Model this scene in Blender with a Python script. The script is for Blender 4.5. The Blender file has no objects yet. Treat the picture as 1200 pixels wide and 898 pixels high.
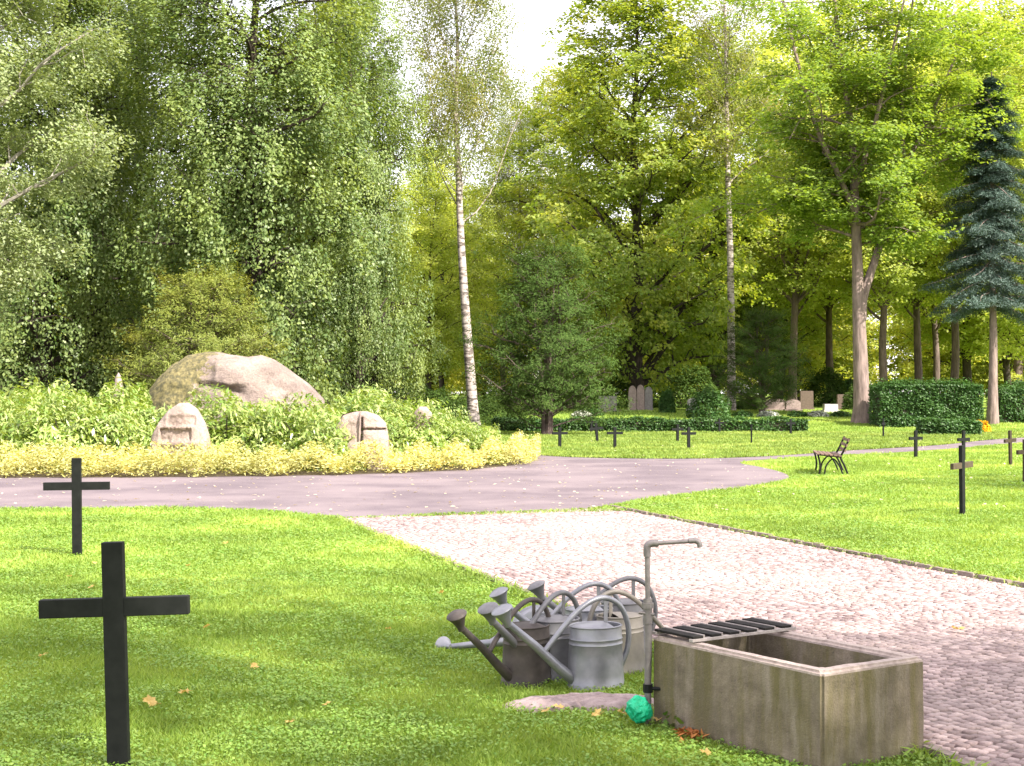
import bpy, bmesh, math, random
import numpy as np
from mathutils import Vector, Matrix, noise as mnoise

sc = bpy.context.scene
COL = sc.collection
R = math.radians
F = 1700.0      # focal length in photo pixels
CH = 1.6        # camera height
HZ = 463.0      # photo row of the horizon

# ------------------------------------------------------------------ camera, light, exposure
cam = bpy.data.cameras.new('camera')
co = bpy.data.objects.new('camera', cam)
COL.objects.link(co)
cam.sensor_width = 36.0
cam.lens = 36.0 * F / 1200.0
cam.clip_start = 0.1
cam.clip_end = 3000
co.location = (0, 0, CH)
co.rotation_euler = (R(90) + math.atan(14.0 / F), 0, 0)
sc.camera = co

SUN_EL = R(42)
SUN_AZ = R(132)           # compass style: 0 = +Y (away from camera), 90 = +X (right)
to_sun = Vector((math.sin(SUN_AZ) * math.cos(SUN_EL), math.cos(SUN_AZ) * math.cos(SUN_EL), math.sin(SUN_EL)))
sl = bpy.data.lights.new('sun', 'SUN')
sl.energy = 4.9
sl.angle = R(0.6)
sl.color = (1.0, 0.93, 0.83)
so = bpy.data.objects.new('sun', sl)
COL.objects.link(so)
so.rotation_euler = (-to_sun).to_track_quat('-Z', 'Y').to_euler()

w = bpy.data.worlds.new('World')
sc.world = w
w.use_nodes = True
nt = w.node_tree
bg = nt.nodes['Background']
sky = nt.nodes.new('ShaderNodeTexSky')
sky.sky_type = 'NISHITA'
sky.sun_disc = False
sky.sun_elevation = SUN_EL
sky.sun_rotation = SUN_AZ
mx = nt.nodes.new('ShaderNodeMix')
mx.data_type = 'RGBA'
mx.inputs[0].default_value = 0.62
mx.inputs[7].default_value = (8.2, 7.4, 7.6, 1)     # thin bright cloud veil
nt.links.new(sky.outputs[0], mx.inputs[6])
nt.links.new(mx.outputs[2], bg.inputs[0])
bg.inputs[1].default_value = 0.135

sc.view_settings.view_transform = 'Standard'
sc.view_settings.look = 'None'
sc.view_settings.gamma = 1
sc.view_settings.exposure = 1.45
sc.render.engine = 'CYCLES'
sc.cycles.max_bounces = 6
sc.cycles.diffuse_bounces = 3
sc.cycles.glossy_bounces = 2
sc.cycles.transmission_bounces = 4
sc.cycles.transparent_max_bounces = 4
sc.cycles.use_denoising = True
sc.cycles.sample_clamp_indirect = 4


# ------------------------------------------------------------------ helpers
def gz(y):
    """height of the ground: level, then a low bank behind the far lawn"""
    y = np.asarray(y, float)
    t = np.clip((y - 61.0) / 20.0, 0, 1)
    return (t * t * (3 - 2 * t)) * 0.78 + np.clip((y - 81) / 120.0, 0, 2) * 0.5


def px(x, d):
    return (x - 600.0) * d / F


def pz(y, d):
    return CH + (HZ - y) * d / F


def gp(x, y):
    """photo pixel on the level ground -> world X, Y"""
    d = F * CH / (y - HZ)
    return (px(x, d), d)


def tag(o, label=None, cat=None, group=None, kind=None):
    if label:
        o['label'] = label
    if cat:
        o['category'] = cat
    if group:
        o['group'] = group
    if kind:
        o['kind'] = kind
    return o


def empty(name, loc=(0, 0, 0), rz=0.0):
    o = bpy.data.objects.new(name, None)
    COL.objects.link(o)
    o.location = loc
    o.rotation_euler = (0, 0, rz)
    o.empty_display_size = 0.1
    return o


KIDS = {}
ORD = 'first second third fourth fifth sixth seventh eighth ninth tenth eleventh twelfth thirteenth fourteenth fifteenth'.split()


def link(name, me, parent=None):
    o = bpy.data.objects.new(name, me)
    COL.objects.link(o)
    if parent is not None:
        o.parent = parent
        KIDS.setdefault(parent.name, []).append(o)
    return o


def copy_tree(o, parent=None):
    c = o.copy()
    COL.objects.link(c)
    if parent is not None:
        c.parent = parent
        KIDS.setdefault(parent.name, []).append(c)
    for ch in list(KIDS.get(o.name, [])):
        copy_tree(ch, c)
    return c


def mesh_np(name, V, Q, mat, smooth=False):
    """V (n,3), Q (m,4) or (m,3) faces"""
    V = np.asarray(V, np.float32)
    Q = np.asarray(Q, np.int32)
    k = Q.shape[1]
    me = bpy.data.meshes.new(name)
    me.vertices.add(len(V))
    me.vertices.foreach_set('co', V.ravel())
    me.loops.add(Q.size)
    me.loops.foreach_set('vertex_index', Q.ravel())
    me.polygons.add(len(Q))
    me.polygons.foreach_set('loop_start', np.arange(0, Q.size, k, dtype=np.int32))
    me.polygons.foreach_set('loop_total', np.full(len(Q), k, np.int32))
    me.update(calc_edges=True)
    me.materials.append(mat)
    if smooth:
        me.polygons.foreach_set('use_smooth', np.ones(len(Q), bool))
    return me


class MB:
    def __init__(s):
        s.v = []
        s.f = []

    def box(s, c, size, M=None, taper=1.0):
        cx, cy, cz = c
        hx, hy, hz = size[0] / 2, size[1] / 2, size[2] / 2
        n = len(s.v)
        for z in (-1, 1):
            k = taper if z > 0 else 1.0
            for (x, y) in ((-1, -1), (1, -1), (1, 1), (-1, 1)):
                p = Vector((x * hx * k, y * hy * k, z * hz))
                if M is not None:
                    p = M @ p
                s.v.append((p.x + cx, p.y + cy, p.z + cz))
        s.f += [(n + 3, n + 2, n + 1, n), (n + 4, n + 5, n + 6, n + 7)]
        for i in range(4):
            j = (i + 1) % 4
            s.f.append((n + i, n + j, n + 4 + j, n + 4 + i))
        return s

    def tube(s, pts, rad, k=8, cap=True):
        pts = [Vector(p) for p in pts]
        m = len(pts)
        if not hasattr(rad, '__len__'):
            rad = [rad] * m
        up = None
        base = len(s.v)
        for i, p in enumerate(pts):
            t = (pts[min(i + 1, m - 1)] - pts[max(i - 1, 0)])
            if t.length < 1e-9:
                t = Vector((0, 0, 1))
            t.normalize()
            if up is None:
                up = t.orthogonal().normalized()
            else:
                up = (up - t * up.dot(t))
                up = up.normalized() if up.length > 1e-6 else t.orthogonal().normalized()
            b = t.cross(up)
            for j in range(k):
                a = 2 * math.pi * j / k
                q = p + (up * math.cos(a) + b * math.sin(a)) * rad[i]
                s.v.append(tuple(q))
        for i in range(m - 1):
            for j in range(k):
                a = base + i * k + j
                b2 = base + i * k + (j + 1) % k
                s.f.append((a, b2, b2 + k, a + k))
        if cap:
            s.f.append(tuple(base + j for j in range(k))[::-1])
            s.f.append(tuple(base + (m - 1) * k + j for j in range(k)))
        return s

    def lathe(s, prof, k=32, sx=1.0, sy=1.0, c=(0, 0, 0), M=None, a0=0.0, a1=2 * math.pi):
        full = abs(a1 - a0 - 2 * math.pi) < 1e-6
        kk = k if full else k + 1
        base = len(s.v)
        for (r, z) in prof:
            for j in range(kk):
                a = a0 + (a1 - a0) * j / k
                p = Vector((r * math.cos(a) * sx, r * math.sin(a) * sy, z))
                if M is not None:
                    p = M @ p
                s.v.append((p.x + c[0], p.y + c[1], p.z + c[2]))
        for i in range(len(prof) - 1):
            for j in range(k):
                a = base + i * kk + j
                b = base + i * kk + ((j + 1) % kk if full else j + 1)
                s.f.append((a, b, b + kk, a + kk))
        return s

    def build(s, name, mat, parent=None, smooth=False, bevel=0.0, seg=2):
        me = bpy.data.meshes.new(name)
        me.from_pydata(s.v, [], s.f)
        me.validate()
        me.update()
        if bevel > 0:
            bm = bmesh.new()
            bm.from_mesh(me)
            bmesh.ops.bevel(bm, geom=bm.edges[:], offset=bevel, segments=seg, affect='EDGES', profile=0.6)
            bm.to_mesh(me)
            bm.free()
        me.materials.append(mat)
        if smooth:
            for p in me.polygons:
                p.use_smooth = True
            try:
                me.set_sharp_from_angle(angle=R(42))
            except Exception:
                pass
        return link(name, me, parent)


def sm(pts, n=6):
    """Catmull-Rom through points"""
    P = [Vector(p) for p in pts]
    P = [P[0] * 2 - P[1]] + P + [P[-1] * 2 - P[-2]]
    out = []
    for i in range(1, len(P) - 2):
        for k in range(n):
            t = k / n
            a, b, c, d = P[i - 1], P[i], P[i + 1], P[i + 2]
            out.append(0.5 * ((2 * b) + (c - a) * t + (2 * a - 5 * b + 4 * c - d) * t * t + (3 * b - a - 3 * c + d) * t ** 3))
    out.append(P[-2])
    return out


# ------------------------------------------------------------------ materials
def newmat(name):
    m = bpy.data.materials.new(name)
    m.use_nodes = True
    n = m.node_tree.nodes
    return m, m.node_tree, n['Principled BSDF']


def nnoise(nt, scale, detail=4, rough=0.6, coord='Object', vec_scale=None, w=None):
    tc = nt.nodes.new('ShaderNodeTexCoord')
    n = nt.nodes.new('ShaderNodeTexNoise')
    n.inputs['Scale'].default_value = scale
    n.inputs['Detail'].default_value = detail
    n.inputs['Roughness'].default_value = rough
    src = tc.outputs[coord]
    if vec_scale:
        mp = nt.nodes.new('ShaderNodeMapping')
        mp.inputs['Scale'].default_value = vec_scale
        nt.links.new(src, mp.inputs[0])
        src = mp.outputs[0]
    nt.links.new(src, n.inputs['Vector'])
    return n.outputs['Fac']


def ramp(nt, fac, stops):
    r = nt.nodes.new('ShaderNodeValToRGB')
    e = r.color_ramp.elements
    while len(e) < len(stops):
        e.new(0.5)
    for i, (p, c) in enumerate(stops):
        e[i].position = p
        e[i].color = (c[0], c[1], c[2], 1) if hasattr(c, '__len__') else (c, c, c, 1)
    nt.links.new(fac, r.inputs[0])
    return r.outputs[0]


def mixc(nt, fac, a, b, mode='MIX'):
    m = nt.nodes.new('ShaderNodeMix')
    m.data_type = 'RGBA'
    m.blend_type = mode
    for sock, v in ((0, fac), (6, a), (7, b)):
        if hasattr(v, 'default_value'):
            nt.links.new(v, m.inputs[sock])
        elif sock == 0:
            m.inputs[0].default_value = v
        else:
            m.inputs[sock].default_value = (v[0], v[1], v[2], 1)
    return m.outputs[2]


def bump(nt, bsdf, h, strength=0.5, dist=0.02):
    b = nt.nodes.new('ShaderNodeBump')
    b.inputs['Strength'].default_value = strength
    b.inputs['Distance'].default_value = dist
    nt.links.new(h, b.inputs['Height'])
    nt.links.new(b.outputs[0], bsdf.inputs['Normal'])


def simple(name, c1, c2, scale=8, rough=0.8, bstr=0.0, bdist=0.01, metal=0.0, vec=None, detail=5, spec=0.3):
    m, nt, b = newmat(name)
    f = nnoise(nt, scale, detail, vec_scale=vec)
    nt.links.new(ramp(nt, f, [(0.3, c1), (0.7, c2)]), b.inputs['Base Color'])
    b.inputs['Roughness'].default_value = rough
    b.inputs['Metallic'].default_value = metal
    b.inputs['Specular IOR Level'].default_value = spec
    if bstr:
        bump(nt, b, f, bstr, bdist)
    return m


def leafmat(name, c1, c2, trans=0.35, tcol=None, rough=0.5, spec=0.35, big=0.35, c3=None):
    """leaf colour varies from leaf to leaf and from bough to bough"""
    m, nt, b = newmat(name)
    g = nt.nodes.new('ShaderNodeNewGeometry')
    base = mixc(nt, g.outputs['Random Per Island'], c1, c2)
    f = nnoise(nt, big, 3, 0.6)
    if c3:
        k = ramp(nt, f, [(0.48, 0.0), (0.66, 0.75)])
        base = mixc(nt, k, base, c3)
    v = ramp(nt, f, [(0.3, 0.72), (0.7, 1.25)])
    base = mixc(nt, 1.0, base, v, 'MULTIPLY')
    nt.links.new(base, b.inputs['Base Color'])
    b.inputs['Roughness'].default_value = rough
    b.inputs['Specular IOR Level'].default_value = spec
    tr = nt.nodes.new('ShaderNodeBsdfTranslucent')
    tc = tcol or (1.6, 1.5, 0.5)
    t2 = mixc(nt, 1.0, base, tc, 'MULTIPLY')
    nt.links.new(t2, tr.inputs[0])
    mxs = nt.nodes.new('ShaderNodeMixShader')
    mxs.inputs[0].default_value = trans
    nt.links.new(b.outputs[0], mxs.inputs[1])
    nt.links.new(tr.outputs[0], mxs.inputs[2])
    nt.links.new(mxs.outputs[0], nt.nodes['Material Output'].inputs[0])
    return m


M = {}
M['beech'] = leafmat('beech leaf', (.10, .175, .045), (.23, .29, .11), .36, (1.5, 1.4, .45), .45, .4, c3=(.24, .29, .08))
M['silver'] = leafmat('silver leaf', (.20, .26, .10), (.30, .34, .17), .38, (1.4, 1.4, .6), .5, .4)
M['chestnut'] = leafmat('chestnut leaf', (.17, .26, .045), (.32, .38, .09), .5, (1.5, 1.45, .4), .5, .25, c3=(.34, .33, .07))
M['maple'] = leafmat('maple leaf', (.17, .28, .05), (.30, .40, .10), .5, (1.5, 1.4, .45), .5, .35, c3=(.2, .25, .045))
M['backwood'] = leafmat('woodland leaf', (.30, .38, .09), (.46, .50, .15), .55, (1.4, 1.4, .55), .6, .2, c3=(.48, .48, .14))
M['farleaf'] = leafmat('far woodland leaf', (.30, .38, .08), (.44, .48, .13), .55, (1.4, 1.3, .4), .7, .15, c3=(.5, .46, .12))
M['birch'] = leafmat('birch leaf', (.15, .21, .055), (.23, .26, .08), .5, (1.5, 1.4, .5), .5, .35, c3=(.25, .22, .07))
M['yew'] = leafmat('yew needles', (.045, .09, .018), (.085, .135, .028), .22, (1.5, 1.4, .4), .7, .1)
M['goldyew'] = leafmat('golden yew needles', (.13, .18, .025), (.23, .26, .05), .25, (1.4, 1.3, .4), .55, .3, c3=(.22, .20, .03))
M['spruce'] = leafmat('blue spruce needles', (.05, .085, .065), (.085, .13, .105), .1, (1.2, 1.3, .9), .55, .3)
M['laurel'] = leafmat('laurel leaf', (.15, .26, .04), (.40, .45, .16), .3, (1.5, 1.5, .4), .32, .5, 0.8)
M['cover'] = leafmat('yellow ground cover', (.44, .46, .15), (.64, .62, .30), .35, (1.3, 1.2, .5), .7, .2, 0.9, c3=(.55, .48, .2))
M['hedge'] = leafmat('clipped hedge leaf', (.035, .095, .02), (.075, .15, .035), .2, (1.4, 1.4, .4), .5, .35, 0.8)
M['grass'] = leafmat('grass blade', (.185, .31, .05), (.32, .43, .095), .35, (1.4, 1.3, .5), .55, .25, 0.45, c3=(.35, .42, .10))
M['clover'] = leafmat('clover leaf', (.14, .27, .04), (.26, .38, .08), .3, (1.4, 1.3, .5), .5, .3, 0.9)
M['tuft'] = leafmat('grass tuft', (.08, .17, .03), (.15, .24, .04), .3, (1.4, 1.3, .4), .55, .25, 0.8)
M['dead'] = leafmat('fallen leaf', (.55, .36, .06), (.62, .46, .2), .3, (1.2, 1.1, .6), .6, .3, 2.0)
M['pale_dead'] = leafmat('pale fallen leaf', (.40, .32, .2), (.62, .54, .42), .3, (1.2, 1.1, .8), .6, .3, 2.0)
M['rust'] = leafmat('rusty dead fern', (.32, .10, .03), (.45, .2, .06), .2, (1.2, 1.0, .6), .7, .2, 2.0)
M['whitebloom'] = leafmat('white blossom', (.34, .38, .3), (.6, .6, .52), .3, (1, 1, 1), .6, .2, 2.0)
M['yellowbloom'] = leafmat('yellow blossom', (.75, .42, .02), (.8, .55, .03), .3, (1, 1, .6), .6, .2, 2.0)
M['bark'] = simple('brown bark', (.07, .05, .042), (.17, .125, .11), 6, .95, .8, .05, vec=(1, 1, .25))
M['bark_light'] = simple('pinkish grey bark', (.12, .09, .078), (.30, .225, .2), 7, .95, .8, .05, vec=(1, 1, .2))
M['bark_dark'] = simple('dark bark', (.025, .02, .016), (.06, .045, .035), 6, .95, .5, .05, vec=(1, 1, .25))
M['bark_silver'] = simple('silver branch bark', (.22, .2, .17), (.38, .34, .3), 6, .9, .3, .03)

m, nt, b = newmat('birch bark')
f1 = nnoise(nt, 3.2, 5, .65, vec_scale=(.9, .9, 3.0))
f2 = nnoise(nt, 1.1, 3, .6)
c = ramp(nt, f1, [(0.43, (.075, .06, .05)), (0.53, (.42, .36, .33))])
c = mixc(nt, ramp(nt, f2, [(0.45, 0.0), (0.7, 0.35)]), c, (.3, .24, .2))
nt.links.new(c, b.inputs['Base Color'])
b.inputs['Roughness'].default_value = .85
bump(nt, b, f1, .6, .04)
M['birchbark'] = m

m, nt, b = newmat('granite')
f1 = nnoise(nt, 1.3, 8, .65)
f2 = nnoise(nt, 22, 4, .7)
c = ramp(nt, f1, [(0.32, (.22, .16, .13)), (0.5, (.34, .265, .22)), (0.7, (.46, .38, .33))])
c = mixc(nt, .35, c, ramp(nt, f2, [(0.35, (.13, .1, .09)), (0.6, (.42, .33, .29))]))
nt.links.new(c, b.inputs['Base Color'])
b.inputs['Roughness'].default_value = .9
bump(nt, b, nnoise(nt, 5, 9, .72), .8, .10)
M['granite'] = m

m, nt, b = newmat('mossy granite')      # moss grows on the left shoulder of the boulder
c = ramp(nt, nnoise(nt, 1.3, 8, .65), [(0.36, (.18, .135, .115)), (0.5, (.33, .26, .215)), (0.64, (.47, .40, .34))])
c = mixc(nt, .35, c, ramp(nt, nnoise(nt, 22, 4, .7), [(0.35, (.13, .1, .09)), (0.6, (.42, .33, .29))]))
tc = nt.nodes.new('ShaderNodeTexCoord')
sp = nt.nodes.new('ShaderNodeSeparateXYZ')
nt.links.new(tc.outputs['Object'], sp.inputs[0])
ma = nt.nodes.new('ShaderNodeMath')
ma.operation = 'MULTIPLY_ADD'
ma.inputs[1].default_value = -0.55
ma.inputs[2].default_value = -0.50
nt.links.new(sp.outputs[0], ma.inputs[0])
mz = nt.nodes.new('ShaderNodeMath')
mz.operation = 'MULTIPLY_ADD'
mz.inputs[1].default_value = 0.16
nt.links.new(sp.outputs[2], mz.inputs[0])
nt.links.new(ma.outputs[0], mz.inputs[2])
mn = nt.nodes.new('ShaderNodeMath')
mn.operation = 'MULTIPLY_ADD'
mn.inputs[1].default_value = 1.5
nt.links.new(nnoise(nt, 5, 7, .75), mn.inputs[0])
nt.links.new(mz.outputs[0], mn.inputs[2])
k = ramp(nt, mn.outputs[0], [(0.92, 0.0), (0.98, .9)])
c = mixc(nt, k, c, ramp(nt, nnoise(nt, 9, 3), [(0.4, (.09, .085, .03)), (0.6, (.26, .22, .08))]))
nt.links.new(c, b.inputs['Base Color'])
b.inputs['Roughness'].default_value = .92
bump(nt, b, nnoise(nt, 4, 9, .75), 1.0, .2)
M['boulder'] = m

m, nt, b = newmat('asphalt')
f1 = nnoise(nt, 90, 3, .7)
f2 = nnoise(nt, .5, 5, .6)
c = ramp(nt, f1, [(0.3, (.085, .068, .078)), (0.7, (.18, .146, .158))])
c = mixc(nt, ramp(nt, f2, [(0.4, .0), (0.6, .7)]), c, (.22, .18, .185))
nt.links.new(c, b.inputs['Base Color'])
b.inputs['Roughness'].default_value = .95
b.inputs['Specular IOR Level'].default_value = .15
bump(nt, b, f1, .6, .01)
M['asphalt'] = m

m, nt, b = newmat('paving stone')
g = nt.nodes.new('ShaderNodeNewGeometry')
c = ramp(nt, g.outputs['Random Per Island'], [(0.0, (.18, .135, .13)), (0.5, (.31, .245, .235)), (1.0, (.44, .36, .345))])
c = mixc(nt, .5, c, ramp(nt, nnoise(nt, 40, 4, .7), [(0.3, (.15, .12, .12)), (0.7, (.62, .53, .5))]), 'OVERLAY')
c = mixc(nt, ramp(nt, nnoise(nt, .45, 4, .6), [(0.45, 0.0), (0.62, .40)]), c, (.40, .33, .29))
nt.links.new(c, b.inputs['Base Color'])
b.inputs['Roughness'].default_value = .8
bump(nt, b, nnoise(nt, 50, 4, .7), .6, .006)
M['sett'] = m
M['sand'] = simple('joint sand', (.09, .07, .06), (.22, .175, .155), 25, .95, .5, .01)

m, nt, b = newmat('lawn soil')
f1 = nnoise(nt, 30, 5, .7)
f2 = nnoise(nt, .35, 4, .6)
c = ramp(nt, f1, [(0.35, (.11, .19, .03)), (0.65, (.24, .33, .06))])
c = mixc(nt, ramp(nt, f2, [(0.4, 0.0), (0.65, .6)]), c, (.25, .32, .05))
nt.links.new(c, b.inputs['Base Color'])
b.inputs['Roughness'].default_value = .95
b.inputs['Specular IOR Level'].default_value = .1
bump(nt, b, f1, .7, .03)
M['ground'] = m
M['soil'] = simple('bed soil', (.045, .035, .022), (.11, .085, .05), 9, .95, .6, .05)

m, nt, b = newmat('weathered concrete')
c = ramp(nt, nnoise(nt, 7, 7, .7), [(0.3, (.11, .09, .062)), (0.7, (.31, .265, .195))])
st = nnoise(nt, 4.5, 5, .6, vec_scale=(2.6, 2.6, .28))
c = mixc(nt, ramp(nt, st, [(0.42, 0.0), (0.62, .75)]), c, (.14, .125, .035))
c = mixc(nt, ramp(nt, nnoise(nt, 3.3, 5, .65, vec_scale=(3, 3, .5)), [(0.52, 0.0), (0.7, .6)]), c, (.34, .30, .24))
c = mixc(nt, .35, c, ramp(nt, nnoise(nt, 120, 3, .7), [(0.3, (.08, .06, .05)), (0.7, (.45, .38, .32))]), 'OVERLAY')
tc = nt.nodes.new('ShaderNodeTexCoord')
sp = nt.nodes.new('ShaderNodeSeparateXYZ')
nt.links.new(tc.outputs['Object'], sp.inputs[0])
pit = nnoise(nt, 55, 6, .8)
c = mixc(nt, ramp(nt, pit, [(0.58, 0.0), (0.66, .55)]), c, (.05, .042, .03))
c = mixc(nt, ramp(nt, nnoise(nt, 2.3, 6, .7), [(0.52, 0.0), (0.62, .5)]), c, (.10, .085, .05))
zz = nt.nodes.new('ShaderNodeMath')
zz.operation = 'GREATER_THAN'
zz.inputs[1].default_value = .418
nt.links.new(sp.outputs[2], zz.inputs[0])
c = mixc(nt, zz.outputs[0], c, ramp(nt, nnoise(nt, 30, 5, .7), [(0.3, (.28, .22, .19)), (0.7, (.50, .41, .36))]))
nt.links.new(c, b.inputs['Base Color'])
b.inputs['Roughness'].default_value = .92
bump(nt, b, nnoise(nt, 60, 6, .75), .7, .01)
M['concrete'] = m

M['black'] = simple('black painted iron', (.006, .007, .0065), (.014, .015, .014), 14, .6, .15, .003, spec=.15)
M['iron_brown'] = simple('rusty painted iron', (.02, .016, .01), (.055, .035, .02), 14, .7, .2, .003)
M['rustarm'] = simple('rusted arm', (.045, .036, .022), (.09, .065, .038), 14, .7, .2, .003)
M['zinc'] = simple('galvanised zinc', (.19, .195, .215), (.31, .31, .33), 9, .42, .1, .004, metal=.55)
M['zinc_dull'] = simple('dull zinc', (.13, .128, .135), (.235, .228, .235), 7, .55, .1, .004, metal=.45)
M['zinc_brown'] = simple('tarnished brown zinc', (.05, .042, .038), (.115, .096, .086), 8, .6, .15, .004, metal=.3)
M['zinc_tan'] = simple('tan tarnished zinc', (.16, .145, .125), (.26, .235, .205), 9, .55, .1, .004, metal=.35)
M['pipe'] = simple('grey iron pipe', (.13, .115, .115), (.24, .215, .21), 20, .55, .2, .003, metal=.4)
M['rackdark'] = simple('dark rack bar', (.01, .01, .01), (.03, .027, .024), 20, .8, spec=.1)
M['racklight'] = simple('worn rack edge', (.22, .195, .185), (.36, .32, .3), 20, .8, spec=.1)
M['water'] = simple('still water', (.015, .02, .012), (.03, .035, .02), 3, .06, spec=.6)
M['netting'] = simple('green plastic', (.0, .30, .14), (.02, .46, .24), 25, .45, .8, .01)
M['wood'] = simple('weathered slat', (.11, .07, .055), (.2, .13, .1), 12, .8, .3, .005, vec=(1, .2, 1))
M['gstone_grey'] = simple('grey headstone', (.16, .145, .14), (.26, .24, .23), 9, .8, .4, .02)
M['gstone_pink'] = simple('pink headstone', (.22, .165, .145), (.35, .275, .25), 9, .8, .4, .02)
M['gstone_brown'] = simple('brown headstone', (.09, .065, .05), (.15, .11, .085), 9, .8, .4, .02)
M['gstone_white'] = simple('pale headstone', (.36, .34, .32), (.5, .47, .44), 9, .8, .4, .02)
M['slab'] = simple('flat fieldstone', (.17, .125, .12), (.42, .33, .31), 9, .9, .9, .03, detail=9)
M['kerbstone'] = simple('edging stone', (.11, .085, .07), (.27, .22, .19), 14, .9, .6, .01)


# ------------------------------------------------------------------ setting
def grid_axis(vals):
    out = []
    for a, b_, st in vals:
        out += list(np.arange(a, b_, st))
    out.append(vals[-1][1])
    return np.array(out)


xs = grid_axis([(-700, -60, 40), (-60, 60, 4), (60, 700, 40)])
ys = grid_axis([(-80, 0, 20), (0, 56, 4), (56, 90, 1), (90, 200, 10), (200, 1200, 50)])
XX, YY = np.meshgrid(xs, ys)
V = np.stack([XX.ravel(), YY.ravel(), gz(YY).ravel()], 1)
nx = len(xs)
ii, jj = np.meshgrid(np.arange(len(ys) - 1), np.arange(nx - 1), indexing='ij')
a = (ii * nx + jj).ravel()
Q = np.stack([a, a + 1, a + nx + 1, a + nx], 1)
tag(link('ground', mesh_np('ground', V, Q, M['ground'], True)), kind='structure')


def poly_sheet(name, pts, z, mat):
    bm = bmesh.new()
    vs = [bm.verts.new((p[0], p[1], z)) for p in pts]
    f = bm.faces.new(vs)
    if f.normal.z < 0:
        f.normal_flip()
    bmesh.ops.triangulate(bm, faces=[f])
    bm.normal_update()
    for f in bm.faces:
        if f.normal.z < 0:
            f.normal_flip()
    me = bpy.data.meshes.new(name)
    bm.to_mesh(me)
    bm.free()
    me.materials.append(mat)
    return tag(link(name, me), kind='structure')


def inpoly(x, y, poly):
    poly = np.asarray(poly)
    c = np.zeros(len(x), bool)
    j = len(poly) - 1
    for i in range(len(poly)):
        xi, yi = poly[i]
        xj, yj = poly[j]
        t = ((yi > y) != (yj > y)) & (x < (xj - xi) * (y - yi) / (yj - yi + 1e-12) + xi)
        c ^= t
        j = i
    return c


def s2(pts, n=5):
    return [(p.x, p.y) for p in sm([(a_, b_, 0) for a_, b_ in pts], n)]


near_edge = s2([gp(*p) for p in [(-500, 600), (-200, 598), (0, 597), (150, 596), (250, 597), (330, 600.5), (405, 608)]])
join = [gp(500, 604.5), gp(600, 601.2), gp(690, 598)]
right_edge = s2([gp(*p) for p in [(700, 597), (745, 588), (800, 580.5), (860, 573.5), (905, 567), (925, 560.5),
                                  (915, 553.5), (888, 547), (868, 543), (885, 539.5), (930, 537), (1000, 533.5),
                                  (1100, 527), (1200, 519.5), (1400, 509.5), (1700, 504)]])
far_edge = s2([gp(*p) for p in [(1700, 501.5), (1400, 506), (1200, 513), (1100, 522), (1000, 528), (940, 532.5), (880, 536),
                                (800, 538), (700, 537), (640, 534.5), (600, 530), (560, 527), (480, 521), (300, 516), (0, 512), (-600, 512)]])
road = near_edge + join + right_edge + far_edge
poly_sheet('road', road, .006, M['asphalt'])

# island bed: super-ellipse
BC, BA, BB, BN = (-11.3, 40.2), 12.0, 12.2, 3.3


def bed_r(x, y):
    return (np.abs((x - BC[0]) / BA) ** BN + np.abs((y - BC[1]) / BB) ** BN) ** (1 / BN)


bed = []
for i in range(72):
    t = 2 * math.pi * i / 72
    c_, s_ = math.cos(t), math.sin(t)
    k = (abs(c_) ** BN + abs(s_) ** BN) ** (-1 / BN)
    bed.append((BC[0] + BA * k * c_, BC[1] + BB * k * s_))
poly_sheet('soil', bed, .012, M['soil'])

# cobbled path with arc-laid setts
PD = Vector((-.334, 1.0)).normalized()         # along the path, away from the camera
PN = Vector((PD.y, -PD.x))                     # to the right
P0 = Vector((0.0, 12.0))                       # on the left edge
PW = 3.97
path_poly = []
for (s_, t_) in ((-9, 0), (-9, PW), (7.5, PW), (7.35, PW * .85), (7.05, 0)):
    q = P0 + PD * s_ + PN * t_
    path_poly.append((q.x, q.y))
pth = poly_sheet('path', path_poly, .012, M['sand'])
rng = np.random.default_rng(5)
S = .06
verts, quads = [], []
W = 1.33
nr = int(19 / S)
ncol = int(PW / S)
end_t = lambda t: np.interp(t, [0, PW * .85, PW], [7.05, 7.35, 7.5])
for r_ in range(nr):
    for c_ in range(ncol):
        t = (c_ + .5) * S + rng.normal(0, .004)
        fr = (t % W) / W - .5
        s_ = -9.6 + (r_ + .5) * S + (.25 - fr * fr) * 1.2 + rng.normal(0, .004)
        if s_ < -8.95 or s_ > end_t(t) - .03:
            continue
        ang = math.atan(-2 * fr * 1.2 / W)
        w_ = S * rng.uniform(.40, .47)
        h_ = S * rng.uniform(.40, .48)
        z0, z1 = .005, .021 + rng.normal(0, .0025)
        q = P0 + PD * s_ + PN * t
        ca, sa = math.cos(ang), math.sin(ang)
        ux = (PN.x * ca + PD.x * sa, PN.y * ca + PD.y * sa)
        uy = (-PN.x * sa + PD.x * ca, -PN.y * sa + PD.y * ca)
        n0 = len(verts)
        tx, ty = rng.normal(0, .03, 2)
        jit = rng.uniform(.82, 1.08, (4, 2))
        for lev in range(3):
            kk = (1.0, .98, .78)[lev]
            zz_ = (z0, z1 - .006, z1)[lev]
            for ci, (sx_, sy_) in enumerate(((-1, -1), (1, -1), (1, 1), (-1, 1))):
                dx = sx_ * w_ * kk * jit[ci, 0]
                dy = sy_ * h_ * kk * jit[ci, 1]
                verts.append((q.x + ux[0] * dx + uy[0] * dy, q.y + ux[1] * dx + uy[1] * dy,
                              zz_ + (dx * tx + dy * ty if lev else 0)))
        for lev in range(2):
            for i in range(4):
                j = (i + 1) % 4
                quads.append((n0 + lev * 4 + i, n0 + lev * 4 + j, n0 + lev * 4 + 4 + j, n0 + lev * 4 + 4 + i))
        quads.append((n0 + 8, n0 + 9, n0 + 10, n0 + 11))
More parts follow.
